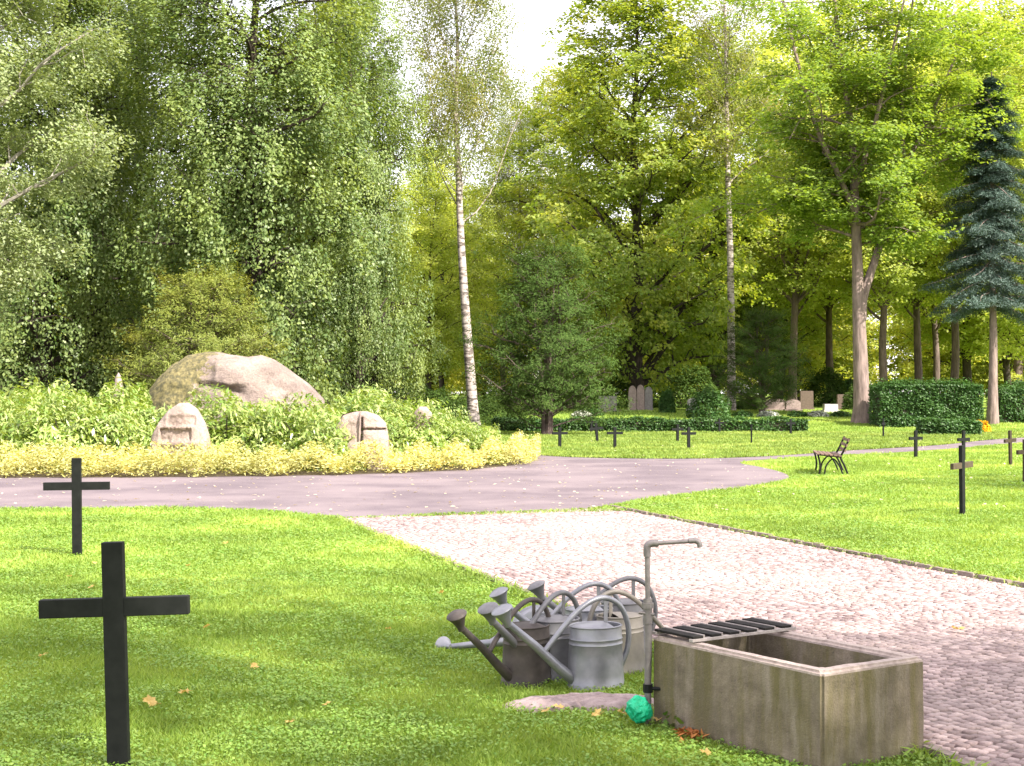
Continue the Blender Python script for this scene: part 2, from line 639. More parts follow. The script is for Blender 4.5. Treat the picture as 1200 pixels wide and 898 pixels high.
st = link('path_setts', mesh_np('path_setts', np.array(verts), np.array(quads), M['sett']), pth)

# edging stones on both sides of the path
for nm, t_, s0, s1 in (('kerb', -.04, -9, 6.9), ('kerb', PW + .04, -9, 7.4)):
    mb = MB()
    s_ = s0
    rr = random.Random(3)
    while s_ < s1:
        L = rr.uniform(.16, .3)
        q = P0 + PD * (s_ + L / 2) + PN * (t_ + rr.uniform(-.012, .012))
        ang = math.atan2(PD.y, PD.x) + rr.uniform(-.05, .05)
        mb.box((q.x, q.y, .0), (L * .94, .06, .085 + rr.uniform(0, .03)), Matrix.Rotation(ang, 3, 'Z'), .85)
        s_ += L
    tag(mb.build(nm, M['kerbstone']), kind='structure')

# ------------------------------------------------------------------ leaf clouds


def unit(v):
    return v / np.maximum(np.linalg.norm(v, axis=1, keepdims=True), 1e-9)


def leaf_mesh(name, P, size, mat, rng, up=1.0, aspect=.6, out=None, hang=0.0, svar=.35, outw=.6):
    """one pointed leaf (a quad folded nowhere) per point. up: pull of leaf normals to the sky; hang: leaf tips point down"""
    n = len(P)
    N = rng.normal(0, 1, (n, 3))
    N = unit(N)
    N[:, 2] = np.abs(N[:, 2])
    N = N + np.array([0, 0, up])
    if out is not None:
        N = N + out * outw
    N = unit(N)
    A = rng.normal(0, 1, (n, 3))
    A[:, 2] -= hang
    A = unit(A - N * np.sum(A * N, 1, keepdims=True))
    B = np.cross(N, A)
    L = size * (1 + svar * rng.uniform(-1, 1, (n, 1)))
    Wd = L * aspect * rng.uniform(.8, 1.2, (n, 1))
    v0 = P - A * L * .5
    v1 = P - A * L * .02 + B * Wd * .5
    v2 = P + A * L * .5 - N * L * .08
    v3 = P - A * L * .02 - B * Wd * .5
    V = np.stack([v0, v1, v2, v3], 1).reshape(-1, 3)
    Q = np.arange(4 * n).reshape(n, 4)
    return mesh_np(name, V, Q, mat)


def pads(C, D, nper, spread, flat, rng, droop=0.0, string=0.0):
    """leaf points round twig centres C with outward direction D"""
    n = len(C)
    P = np.repeat(C, nper, 0)
    Dr = np.repeat(D, nper, 0)
    S_ = np.repeat(spread, nper, 0)[:, None] if hasattr(spread, '__len__') else spread
    g = rng.normal(0, 1, P.shape)
    g = g / np.maximum(1, np.linalg.norm(g, axis=1, keepdims=True) / 1.7)
    g[:, 2] *= flat
    r = np.linalg.norm(g[:, :2], axis=1)
    P = P + g * S_
    P[:, 2] -= droop * (r ** 2) * (S_[:, 0] if hasattr(S_, 'shape') else S_)
    P = P + Dr * (S_ * .4) * rng.uniform(0, 1, (len(P), 1))
    if string:
        P[:, 2] -= string * rng.uniform(0, 1, len(P)) ** 1.6
    return P


class Tree:
    def __init__(s, seed):
        s.rng = np.random.default_rng(seed)
        s.mb = MB()
        s.tw = []          # twig points
        s.td = []          # directions
        s.limb_ends = []

    def stem(s, pts, r0, r1, k=10, n=5, flare=1.35):
        P = sm(pts, n)
        m = len(P)
        rad = [r0 + (r1 - r0) * (i / (m - 1)) ** .9 for i in range(m)]
        rad[0] *= flare
        if m > 3:
            rad[1] *= 1 + (flare - 1) * .35
        s.mb.tube(P, rad, k)
        return P, rad

    def limb(s, a, b, r0, r1, bend=.15, k=6, arch=0.0, seg=6):
        rg = s.rng
        a = np.array(a, float)
        b = np.array(b, float)
        L = np.linalg.norm(b - a)
        off = rg.normal(0, bend * L * .5, 3)
        off2 = rg.normal(0, bend * L * .3, 3)
        pts = []
        for i in range(seg + 1):
            t = i / seg
            p = a + (b - a) * t + off * math.sin(math.pi * t) + off2 * math.sin(2 * math.pi * t)
            p[2] += arch * L * math.sin(math.pi * t)
            pts.append(p)
        rad = [r0 + (r1 - r0) * (i / seg) for i in range(seg + 1)]
        s.mb.tube([tuple(p) for p in pts], rad, k, cap=False)
        return np.array(pts), rad

    def bush_out(s, pts, rad, n2, L2, n3, L3, t0=.3, rise=.2, droop=.0, min_r=.012):
        """sub-branches and twigs along a limb"""
        rg = s.rng
        ax = pts[-1] - pts[0]
        ax = ax / (np.linalg.norm(ax) + 1e-9)
        for i in range(n2):
            t = t0 + (1 - t0) * (i + rg.uniform(.2, .8)) / n2
            f_ = t * (len(pts) - 1)
            k = min(int(f_), len(pts) - 2)
            p = pts[k] + (pts[k + 1] - pts[k]) * (f_ - k)
            d = rg.normal(0, 1, 3)
            d[2] = d[2] * .5 + rise
            d = d / np.linalg.norm(d)
            d = d * .85 + ax * .55
            d /= np.linalg.norm(d)
            L = L2 * rg.uniform(.6, 1.25) * (1.15 - .45 * t)
            e = p + d * L
            r_ = max(min_r, rad[k] * .5)
            sp_, sr = s.limb(p, e, r_, min_r * .6, .2, 4, arch=droop * .5, seg=4)
            for j in range(n3):
                t2 = .25 + .75 * (j + rg.uniform(.1, .9)) / n3
                f2 = t2 * 4
                k2 = min(int(f2), 3)
                q = sp_[k2] + (sp_[k2 + 1] - sp_[k2]) * (f2 - k2)
                dd = rg.normal(0, 1, 3)
                dd[2] = dd[2] * .5 - droop
                dd = dd / np.linalg.norm(dd) * .8 + d * .5
                dd /= np.linalg.norm(dd)
                q2 = q + dd * L3 * rg.uniform(.3, 1.1)
                s.tw.append(q2)
                s.td.append(dd)

    def finish(s, name, leafm, barkm, nleaf, size, spread, flat=.45, up=1.0, aspect=.6, droop=.1, string=0.0,
               hang=0.0, center=None, loc=(0, 0, 0), outw=.6, svar=.35):
        rg = s.rng
        C = np.array(s.tw)
        D = np.array(s.td)
        nper = max(1, int(nleaf / len(C)))
        sprd = spread * rg.uniform(.65, 1.35, len(C))
        P = pads(C, D, nper, sprd, flat, rg, droop, string)
        keep = P[:, 2] > .06
        P = P[keep]
        c = np.array(center if center is not None else [0, 0, C[:, 2].mean()])
        out = unit((P - c) * np.array([1, 1, .6]))
        root = empty(name, loc)
        s.mb.build('trunk', barkm, root, smooth=True)
        link('crown', leaf_mesh('crown', P, size, leafm, rg, up, aspect, out, hang, svar, outw), root)
        return root


def generic(seed, H, z0, Rm, r0, n1, n2, n3, L2, L3, shape='round', lean=(0, 0), rise=.5, droop=0., bend=.12, top=.98):
    """single-stemmed broadleaf tree"""
    T = Tree(seed)
    rg = T.rng
    pts = []
    for i in range(7):
        t = i / 6
        pts.append((lean[0] * t + (rg.normal(0, .012 * H) if 0 < i else 0), lean[1] * t + (rg.normal(0, .012 * H) if 0 < i else 0), -.25 + (H * top + .25) * t))
    P, rad = T.stem(pts, r0, r0 * .12)
    P = np.array([tuple(p) for p in P])
    for i in range(n1):
        t = (i + rg.uniform(.1, .9)) / n1
        zt = z0 + (H - z0) * t          # height of the limb tip
        if shape == 'round':
            rr = Rm * math.sqrt(max(.06, 1 - (2 * t - .9) ** 2 / 1.25))
        elif shape == 'column':
            rr = Rm * (1.0 if t < .7 else 1.0 - .7 * (t - .7) / .3) * (0.85 + .15 * t)
        else:
            rr = Rm * (1 - .85 * t)
        rr *= rg.uniform(.62, 1.08)
        az = i * 2.39996 + rg.uniform(-.5, .5)
        zb = max(z0 * .55, zt - rise * rr)
        zb = min(zb, H * .93)
        k = int(np.argmin(np.abs(P[:, 2] - zb)))
        a_ = P[k]
        e = np.array([P[k][0] + rr * math.cos(az), P[k][1] + rr * math.sin(az), zt])
        lp, lr = T.limb(a_, e, max(.03, rad[k] * .48), .02, bend, 6, arch=.06)
        T.bush_out(lp, lr, n2, L2, n3, L3, .25, .25, droop)
    return T


def place(root, loc, s=1.0, rz=0.0, sz=None, label=None, cat='tree', group=None):
    root.location = loc
    root.scale = (s, s, sz if sz else s)
    root.rotation_euler = (0, 0, rz)
    if label:
        root['label'] = label
        root['category'] = cat
    if group:
        root['group'] = group
    return root


def at(x, d):
    return (px(x, d), d, float(gz(d)))


# ---- beeches, the dark wall of foliage at the left
T = generic(11, 22, .9, 5.0, .42, 60, 8, 5, 1.9, .8, 'column', rise=.25, droop=.45)
beech = T.finish('beech_tree', M['beech'], M['bark_dark'], 170000, .14, .21, .5, .6, .62, .3, 1.7, 1.1, outw=.9)
place(beech, at(290, 55), 1.0, .6, label='tall dark green beech hanging over the mossy boulder')
b2 = place(copy_tree(beech), at(60, 58), 1.02, 2.4, label='dark beech with drooping boughs at the left edge of the cemetery')
b3 = place(copy_tree(beech), at(418, 60), .62, 4.0, .86, label='beech with foliage down to the ground just left of the gap by the birch')
b4 = place(copy_tree(beech), at(165, 68), 1.05, 5.1, label='tall beech standing behind and between the two front beeches')
b5 = place(copy_tree(beech), at(-120, 60), 1.0, 1.1, label='beech cut by the left edge, behind the silvery boughs')
b6 = place(copy_tree(beech), at(370, 72), .9, 3.3, label='beech partly hidden behind the boulder beech, topping the gap')

# ---- silvery tree reaching in from the left
T = generic(23, 20, 6.2, 4.6, .3, 26, 8, 5, 1.7, .8, 'round', rise=.7, droop=.3)
silver = T.finish('silver_leaved_tree', M['silver'], M['bark_silver'], 120000, .12, .36, .5, .8, .6, .3, .4, .5)
place(silver, at(-38, 47), 1.0, .3, label='pale silvery leaved tree reaching in at the top left')

# ---- golden yew and dark yews


def yew(name, seed, H, Rm, leafm, n=70000):
    T = Tree(seed)
    rg = T.rng
    for j in range(4):
        a_ = j * 1.7
        T.stem([(.08 * math.cos(a_), .08 * math.sin(a_), -.2), (.2 * math.cos(a_), .2 * math.sin(a_), H * .3),
                (.5 * math.cos(a_), .5 * math.sin(a_), H * .62), (.45 * math.cos(a_ + .4), .45 * math.sin(a_ + .4), H * .92)],
               .13, .02, 8, 4)
    for i in range(64):
        t = (i + .5) / 64
        zt = H * (.16 + .84 * t)
        rr = Rm * math.sqrt(max(.03, 1 - max(0, t - .18) ** 1.6 * 1.28)) * rg.uniform(.65, 1.08)
        if t < .12:
            rr *= .85
        az = i * 2.39996
        zb = max(.25, zt - rr * .55)
        lp, lr = T.limb((0, 0, zb), (rr * math.cos(az), rr * math.sin(az), zt), .04, .012, .1, 4, .03)
        T.bush_out(lp, lr, 8, Rm * .34, 5, .32, .3, .3, .0, .006)
    return T.finish(name, leafm, M['bark'], n, .13, .17, .6, .45, .22, 0, 0, 0, outw=1.2)


y1 = place(yew('yew_tree', 31, 7.3, 3.15, M['yew']), at(641, 58), 1, 0, label='dark green yew on several stems in the middle of the far lawn')
y2 = place(copy_tree(y1), at(893, 76), .78, 2.0, .72, label='small dark yew behind the low hedge beside the second birch')
yg = place(yew('golden_yew', 37, 5.9, 3.1, M['goldyew']), at(238, 47.5), .9, 0, label='yellowish green yew rising directly behind the big boulder')

# ---- main birch
T = Tree(41)
rg = T.rng
D = 64.0
tp = [(px(x, D) - px(556, D), 0, pz(y, D)) for x, y in ((556, 506), (551, 440), (545, 360), (540, 280), (537, 200), (534, 130), (536, 50), (530, -60))]
P, rad = T.stem(tp, .27, .04, 12, 5, 1.3)
P = np.array([tuple(p) for p in P])
for i in range(30):
    t = (i + .5) / 30
    zb = 9.0 + 10.7 * t
    k = int(np.argmin(np.abs(P[:, 2] - zb)))
    az = i * 2.39996
    rr = rg.uniform(2.0, 3.6) * (1 - .35 * t)
    e = P[k] + np.array([rr * math.cos(az), rr * math.sin(az), rr * rg.uniform(1.3, 2.0)])
    lp, lr = T.limb(P[k], e, max(.025, rad[k] * .22), .012, .07, 5, -.05)
    T.bush_out(lp, lr, 6, 1.3, 5, .6, .3, .3, .2, .01)
birch = T.finish('birch_tree', M['birch'], M['birchbark'], 62000, .09, .24, .7, .3, .65, .2, 1.2, .9, loc=at(556, D))
tag(birch, 'tall birch with a white and black trunk beside the laurel bed', 'tree')
# ---- second birch
T = Tree(43)
rg = T.rng
D = 79.0
tp = [(px(x, D) - px(857, D), 0, pz(y, D) - float(gz(D))) for x, y in ((857, 492), (857, 400), (856, 300), (853, 200), (852, 120), (850, 20), (848, -60))]
P, rad = T.stem(tp, .26, .05, 10, 5, 1.2)
P = np.array([tuple(p) for p in P])
for i in range(22):
    t = (i + .5) / 22
    k = int(np.argmin(np.abs(P[:, 2] - (12 + 10 * t))))
    az = i * 2.39996
    rr = rg.uniform(1.6, 3.2) * (1 - .3 * t)
    lp, lr = T.limb(P[k], P[k] + np.array([rr * math.cos(az), rr * math.sin(az), rr * 1.2]), .05, .015, .12, 4)
    T.bush_out(lp, lr, 6, 1.2, 4, .6, .3, .3, .2, .01)
birch2 = T.finish('birch_tree', M['birch'], M['birchbark'], 22000, .11, .28, .7, .3, .65, .2, 1.0, .9, loc=at(857, D))
tag(birch2, 'slender pale birch trunk rising in front of the chestnuts', 'tree')

# ---- chestnuts
T = generic(51, 24, 2.8, 6.6, .45, 58, 8, 5, 2.5, 1.0, 'column', rise=.75, droop=.2)
chest = T.finish('chestnut_tree', M['chestnut'], M['bark_dark'], 80000, .24, .38, .3, .7, .6, .35, 0, .2, outw=.7)
place(chest, at(748, 82), 1.0, 0, label='big spreading chestnut with dark limbs behind the grey headstones', group=None)
c2 = place(copy_tree(chest), at(672, 96), .92, 2.1, label='chestnut standing behind the dark yew, lower than its neighbour')
c3 = place(copy_tree(chest), at(838, 98), 1.02, 4.4, label='chestnut filling the space behind the second birch')

# ---- big maple with forked stem
T = Tree(61)
rg = T.rng
D = 69.0
ox = px(1010, D)
oz = float(gz(D))


def mp_(x, y, dy=0.0):
    return (px(x, D) - ox, dy, pz(y, D) - oz)


P, rad = T.stem([mp_(1010, 500), mp_(1009, 440), mp_(1007, 380), mp_(1005, 310), mp_(1002, 230), mp_(998, 150), mp_(985, 60), mp_(975, -40)], .42, .07, 12, 5, 1.45)
forks = [([mp_(1009, 375), mp_(1013, 345, .1), mp_(1030, 300, .5), mp_(1052, 240, 1.0), mp_(1075, 180, 1.2), mp_(1110, 110, 1.5), mp_(1150, 20, 2)], .27, .05),
         ([mp_(1003, 250), mp_(975, 200, -.8), mp_(948, 150, -1.4), mp_(920, 60, -2), mp_(900, -30, -2)], .16, .04),
         ([mp_(1004, 270), mp_(985, 235, 1.2), mp_(950, 222, 2.2), mp_(900, 240, 3)], .12, .03),
         ([mp_(1001, 225), mp_(1015, 170, -.8), mp_(1030, 100, -1.4), mp_(1050, 0, -2)], .16, .04),
         ([mp_(1068, 190, 1.2), mp_(1060, 130, .4), mp_(1062, 60, -.3), mp_(1070, -20, -.5)], .13, .04),
         ([mp_(1082, 165, 1.2), mp_(1115, 150, 2.4), mp_(1150, 130, 3)], .1, .03)]
mains = [(P, rad)]
for pts, a_, b_ in forks:
    mains.append(T.stem(pts, a_, b_, 8, 5, 1.0))
for Pm, rm in mains:
    Pm = np.array([tuple(p) for p in Pm])
    ok = [i for i in range(len(Pm)) if Pm[i][2] > 8.0]
    nb = 20 if Pm is mains[0][0] or len(Pm) > 30 else 11
    for i in range(nb):
        k = ok[int((i + .5) / nb * len(ok))]
        az = i * 2.39996 + rg.uniform(0, 1)
        rr = rg.uniform(2.0, 4.6)
        e = Pm[k] + np.array([rr * math.cos(az), rr * math.sin(az), rg.uniform(-.35, .9) * rr * .6])
        lp, lr = T.limb(Pm[k], e, max(.03, rm[k] * .4), .015, .15, 5, .08)
        T.bush_out(lp, lr, 8, 1.5, 5, .6, .3, .2, .15, .01)
maple = T.finish('maple_tree', M['maple'], M['bark_light'], 115000, .17, .36, .28, 1.1, .75, .2, 0, 0, loc=(ox, D, oz), outw=.4, center=(0, 0, 14))
tag(maple, 'large maple with a forked pinkish trunk on the lawn bank', 'tree')

# ---- woodland maples with bare trunks
T = generic(71, 22, 7.5, 5.2, .30, 34, 8, 5, 2.0, .8, 'round', lean=(.8, 0), rise=.8)
wood = T.finish('woodland_tree', M['backwood'], M['bark'], 42000, .2, .42, .35, .9, .7, .2, 0, 0)
T = generic(73, 20, 3.5, 4.6, .26, 36, 8, 5, 1.9, .8, 'round', lean=(-.5, 0), rise=.7)
wood2 = T.finish('woodland_tree', M['backwood'], M['bark_dark'], 42000, .2, .42, .35, .9, .7, .2, 0, 0)
wl = [(wood, 928, 90, 1.0, .2, 'woodland tree with a pale split trunk left of the forked maple'),
      (wood, 1038, 88, .95, 1.9, 'woodland tree whose dark straight trunk shows right of the maple'),
      (wood, 1078, 93, 1.0, 3.0, 'woodland tree with a leaning trunk over the tall hedge'),
      (wood, 1096, 98, .9, 4.2, 'thin woodland tree close behind the leaning trunk'),
      (wood, 1116, 90, .98, 5.2, 'woodland tree with a dark trunk left of the blue spruce'),
      (wood, 975, 104, 1.05, 2.6, 'woodland tree showing between the split trunk and the maple'),
      (wood2, 1185, 102, 1.1, .7, 'leafy woodland tree behind the blue spruce'),
      (wood2, 1225, 84, 1.1, 2.7, 'leafy woodland tree cut by the right edge'),
      (wood2, 521, 104, .9, 0, 'light green tree whose thin trunk stands in the gap left of the birch'),
      (wood, 590, 118, .8, 3.7, 'yellow green tree far behind the birch in the gap'),
      (wood2, 470, 112, .85, 4.1, 'light green tree far behind the right end of the beeches'),
      (wood2, 560, 135, .95, 5.0, 'farthest pale green tree seen past the birch trunk')]
wl += [(wood2, 1135, 104, 1.35, 1.5, 'tallest woodland tree, topping the picture above the tall hedge'),
       (wood2, 910, 108, 1.4, 3.9, 'tall woodland tree filling the sky left of the forked maple'),
       (wood, 1010, 112, 1.45, .9, 'tall woodland tree behind the crown of the forked maple'),
       (wood, 640, 112, .8, 2.2, 'woodland tree behind the left side of the chestnuts'),
       (wood2, 500, 92, .72, 2.9, 'small light green tree close behind the gap shrubs'),
       (wood, 1190, 118, 1.5, 4.9, 'tall woodland tree cut by the right edge, far back')]
b3_ = copy_tree(birch)
place(b3_, at(604, 104), 1.02, 2.0, label='pale thin birch far behind, right of the tall one', group=None)
used = set()
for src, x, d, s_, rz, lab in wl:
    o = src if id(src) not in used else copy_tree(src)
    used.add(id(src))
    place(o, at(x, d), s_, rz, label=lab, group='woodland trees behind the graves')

# ---- trees beside and behind the photographer, casting the dappled shade
T = generic(75, 20, 6.5, 5.2, .28, 30, 7, 4, 2.0, .8, 'round', rise=.8)
shade = T.finish('broadleaf_tree', M['maple'], M['bark'], 13000, .2, .5, .4, .9, .7, .2, 0, 0)
for i, (X, Y, s_, rz) in enumerate(((12.5, -5.0, 1.0, 1.0), (5.0, -11.0, .95, 2.5), (24.5, 13.0, .9, 4.0), (18.5, -6.5, 1.0, 5.0))):
    place(shade if i == 0 else copy_tree(shade), (X, Y, 0), s_, rz, label='broadleaf tree outside the picture shading the %s' % ('trough', 'near lawn', 'road junction', 'near end of the path')[i])

# ---- coarse far trees closing the view
T = generic(81, 20, 1.5, 6.0, .3, 36, 7, 5, 2.6, 1.0, 'round', rise=.6)
far = T.finish('far_tree', M['farleaf'], M['bark_dark'], 30000, .34, .6, .4, .8, .7, .2, 0, 0)
rf = random.Random(9)
first = True
for row, (d0, n, hs) in enumerate(((128, 13, .75), (155, 14, .95), (190, 13, 1.15))):
    for i in range(n):
        x = -60 + 1320 * (i + rf.uniform(.1, .9)) / n
        d = d0 + rf.uniform(-8, 8)
        s_ = hs * rf.uniform(.85, 1.15)
        if 560 < x < 720:
            s_ *= .72
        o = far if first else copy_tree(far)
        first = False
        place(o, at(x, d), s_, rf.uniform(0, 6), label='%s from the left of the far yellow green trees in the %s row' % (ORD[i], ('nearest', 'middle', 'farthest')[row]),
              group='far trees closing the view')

# ---- blue spruce
T = Tree(91)
rg = T.rng
D = 68.3
H = 16.6
T.stem([(0, 0, -.2), (.05, 0, H * .25), (0, .05, H * .5), (.03, 0, H * .8), (0, 0, H)], .24, .03, 10, 4)
for i in range(110):
    t = (i + .5) / 110
    z = 5.7 + (H - 5.9) * t
    rr = (2.9 * (1 - t) ** .7 + .15) * rg.uniform(.55, 1.15) * (0.8 if t < .06 else 1)
    az = i * 2.39996
    e = (rr * math.cos(az), rr * math.sin(az), z - rr * rg.uniform(.1, .5))
    lp, lr = T.limb((0, 0, z), e, .045, .01, .05, 4, .03)
    for q in range(11):
        tt = .22 + .78 * q / 10
        f_ = tt * 6
        k = min(int(f_), 5)
        p = lp[k] + (lp[k + 1] - lp[k]) * (f_ - k)
        side = np.array([-math.sin(az), math.cos(az), 0])
        for sg in (-1, 0, 1):
            T.tw.append(p + side * sg * (1.05 - tt * .8) * .45 * rr / 2.2 + np.array([0, 0, -.06 * abs(sg)]))
            T.td.append(unit(np.array([[math.cos(az), math.sin(az), -.3]]))[0])
spruce = T.finish('blue_spruce', M['spruce'], M['bark_light'], 170000, .15, .22, .32, .9, .2, .3, .12, .4, loc=at(1163, D), outw=.8)
tag(spruce, 'blue green spruce with a bare lower trunk at the right edge', 'tree')

# ------------------------------------------------------------------ shrubs, hedges


def shrub(name, seed, rx, ry, h, leafm, n, size, aspect=.3, up=.3, parent_bark=True, hang=-1.2, lump=.25, boxy=2.2, outw=.6):
    rg = np.random.default_rng(seed)
    u = unit(rg.normal(0, 1, (n, 3)))
    u[:, 2] = np.abs(u[:, 2])
    k = (np.abs(u) ** boxy).sum(1) ** (-1 / boxy)
    rad = rg.uniform(.62, 1.0, n) ** .7
    P = u * (k * rad)[:, None]
    # lumps
    ph = rg.uniform(0, 6, 6)
    b_ = np.sin(P[:, 0] * 4.3 + ph[0]) * np.sin(P[:, 1] * 4.7 + ph[1]) + .6 * np.sin(P[:, 0] * 9 + ph[2]) * np.sin(P[:, 2] * 8 + ph[3])
    P = P * (1 + lump * .35 * b_)[:, None]
    P = P * np.array([rx, ry, h])
    P[:, 2] = np.maximum(P[:, 2], .03)
    out = unit(P / np.array([rx, ry, h]) + 1e-6)
    root = empty(name)
    mb = MB()
    for j in range(7):
        a_ = j * 2.4
        r_ = .45 + .35 * (j % 3) / 2
        mb.tube([(.1 * rx * math.cos(a_), .1 * ry * math.sin(a_), -.05), (rx * r_ * .5 * math.cos(a_), ry * r_ * .5 * math.sin(a_), h * .45),
                 (rx * r_ * math.cos(a_ + .2), ry * r_ * math.sin(a_ + .2), h * .8)], [.03, .02, .008], 5)
    mb.build('stem', M['bark_dark'], root, smooth=True)
    link('foliage', leaf_mesh('foliage', P, size, leafm, rg, up, aspect, out, hang, .35, outw), root)
    return root


# laurels round the boulder
l1 = shrub('laurel_shrub', 101, 1.35, 1.2, 1.25, M['laurel'], 10500, .14, .30, .0, hang=-2.2, lump=.8)
l2 = shrub('laurel_shrub', 102, 1.25, 1.3, 1.2, M['laurel'], 10500, .14, .30, .0, hang=-2.2, lump=.8)
spots = []
for i, x in enumerate(range(-60, 470, 48)):           # front rows
    spots.append((x, 31.6 + (i % 3) * .35, 1.0 + .06 * (i % 4)))
for i, x in enumerate(range(-75, 170, 44)):
    spots.append((x, 34.2 + (i % 2) * .6, 1.18 + .05 * (i % 3)))
for i, x in enumerate(range(20, 180, 60)):
    spots.append((x, 37.2, 1.26))
for x, d, s_ in ((398, 34.3, 1.16), (440, 34.6, 1.18), (478, 33.4, 1.02), (488, 35.4, 1.02), (512, 33.4, .86), (532, 34.6, .82), (549, 33.9, .62), (560, 35.4, .6), (455, 36.6, 1.15)):
    spots.append((x, d, s_))
skip = [(213, 30.8, 48), (425, 31.4, 66)]
rr = random.Random(4)
cnt = 0
laurels = []
for (x, d, s_) in spots:
    if any(abs(x - a_) < c_ * .75 and d < b_ + 1.6 for a_, b_, c_ in skip):
        continue
    src = (l1, l2)[cnt % 2]
    o = src if cnt < 2 else copy_tree(src)
    cnt += 1
    place(o, (px(x, d), d, 0), s_ * rr.uniform(.93, 1.05), rr.uniform(0, 6.2), s_ * rr.uniform(.92, 1.04),
          cat='shrub', group='laurel shrubs around the boulder')
    laurels.append((o, x, d))

rows = {}
for o, x, d in laurels:
    rows.setdefault('front row left of the split stone' if x < 400 and d < 33 else 'second row behind the brown stone' if d < 36 and x < 200
                    else 'back row, left of the boulder' if x < 200 else 'low right hand end of the bed', []).append((x, o))
for k_, L_ in rows.items():
    for i, (x, o) in enumerate(sorted(L_, key=lambda q: q[0])):
        o['label'] = 'glossy laurel, %s from left in the %s' % (ORD[i], k_)

# yellow ground cover round the front of the bed
rg = np.random.default_rng(7)
n = 240000
X = rg.uniform(-16, 1.2, n)
Y = rg.uniform(27.5, 41, n)
r_ = bed_r(X, Y)
k = (r_ < 1.012 + .012 * np.sin(X * 5)) & (r_ > .80)
X, Y, r_ = X[k], Y[k], r_[k]
lump = np.clip(.5 + .35 * np.sin(X * 3.1 + np.sin(Y * 3.3) * 2) * np.sin(Y * 3.7 + X) + .3 * np.sin(X * 7.7 + 2 * np.sin(X * .9)), 0, 1)
prof = np.clip((1.026 - r_) / .03, 0, 1) ** .5
hh = prof * (.24 + .42 * lump) * rg.uniform(.0, 1.0, len(X)) ** .6
P = np.stack([X, Y, hh + .02], 1)
gcov = link('ground_cover_plants', leaf_mesh('ground_cover_plants', P, .085, M['cover'], rg, .9, .4, None, -.6))
tag(gcov, 'low yellow green ground cover edging the laurel bed', 'plants', kind='stuff')

# spreading yew shrubs in the gap behind the birch
ys_ = shrub('spreading_shrub', 111, 2.6, 1.8, 1.9, M['yew'], 22000, .14, .25, .5, hang=.2, lump=.7)
place(ys_, at(500, 66), 1.0, 0, label='dark spreading shrub in the gap left of the birch', cat='shrub')
o = place(copy_tree(ys_), at(572, 69), .9, 2, .75, label='low dark shrub just right of the birch foot', cat='shrub')


def hedge_box(name, x0, x1, d, dep, h, mat, n, size, seed, label):
    """clipped hedge between two photo columns at distance d"""
    rg = np.random.default_rng(seed)
    a_, b_ = px(x0, d), px(x1, d)
    L = b_ - a_
    z0 = float(gz(d))
    face = rg.uniform(0, 1, n)
    X = rg.uniform(0, L, n)
    Y = rg.uniform(0, dep, n)
    Z = rg.uniform(0, h, n)
    ft = h / (h + dep * 1.0 + h)
    top = face < dep / (dep + 2 * h)
    fr = (~top) & (face < .78)
    bk = ~(top | fr)
    wob = .05 * np.sin(X * 2.1 + 1.3 * np.sin(Z * 3.7 + X)) + .04 * np.sin(X * 5.3 + 2 * np.sin(Z * 4.1 - X * 1.7)) + rg.normal(0, .03, n)
    Z[top] = h + wob[top] + rg.normal(0, .03 + .03 * (h > 1), top.sum())
    Z[top] += rg.uniform(0, .22, top.sum()) * (rg.uniform(0, 1, top.sum()) < .12) * (h > 1)
    Z[top] -= h * .12 * (np.exp(-X[top] / .35) + np.exp(-(L - X[top]) / .35))
    Y[fr] = wob[fr] + rg.normal(0, .04, fr.sum())
    Y[bk] = dep - wob[bk]
    e = rg.uniform(0, 1, n) < .06
    X[e & ~top] = rg.choice([0, L], (e & ~top).sum()) + rg.normal(0, .03, (e & ~top).sum())
    Y[e & ~top] = rg.uniform(0, dep, (e & ~top).sum())
    P = np.stack([X, Y, np.maximum(Z, .03)], 1)
    root = empty(name, (a_, d, z0))
    mb = MB()
    mb.box((L / 2, dep / 2, h * .4), (L - .3, dep - .16, h * .8))
    mb.build('branch_core', M['bark_dark'], root)
    out = np.stack([np.zeros(n), np.where(top, 0., -1.), np.where(top, 1., .1)], 1)
    link('foliage', leaf_mesh('foliage', P, size, mat, rg, .5, .6, out, 0, .35, .5), root)
    return tag(root, label, 'hedge')


hedge_box('low_hedge', 578, 946, 62.5, .7, .52, M['hedge'], 22000, .1, 121, 'long low clipped hedge behind the row of far crosses')
hedge_box('tall_hedge', 1031, 1152, 66, 2.0, 1.95, M['hedge'], 30000, .11, 122, 'tall dark clipped hedge right of the maple trunk')
hedge_box('tall_hedge', 1172, 1290, 69, 2.0, 1.6, M['hedge'], 20000, .11, 123, 'dark clipped hedge cut by the right edge behind the spruce trunk')
hedge_box('low_hedge', 1081, 1150, 58, .9, .55, M['hedge'], 9000, .1, 124, 'short low hedge in front of the tall dark one')

# bushes among the graves
def small(seed, x, d, rx, h, mat, label, name='round_bush', n=6000, size=.12, asp=.5):
    o = shrub(name, seed, rx, rx * .8, h, mat, n, size, asp, .5, hang=0, lump=.4)
    return place(o, at(x, d), 1, 0, label=label, cat='shrub')


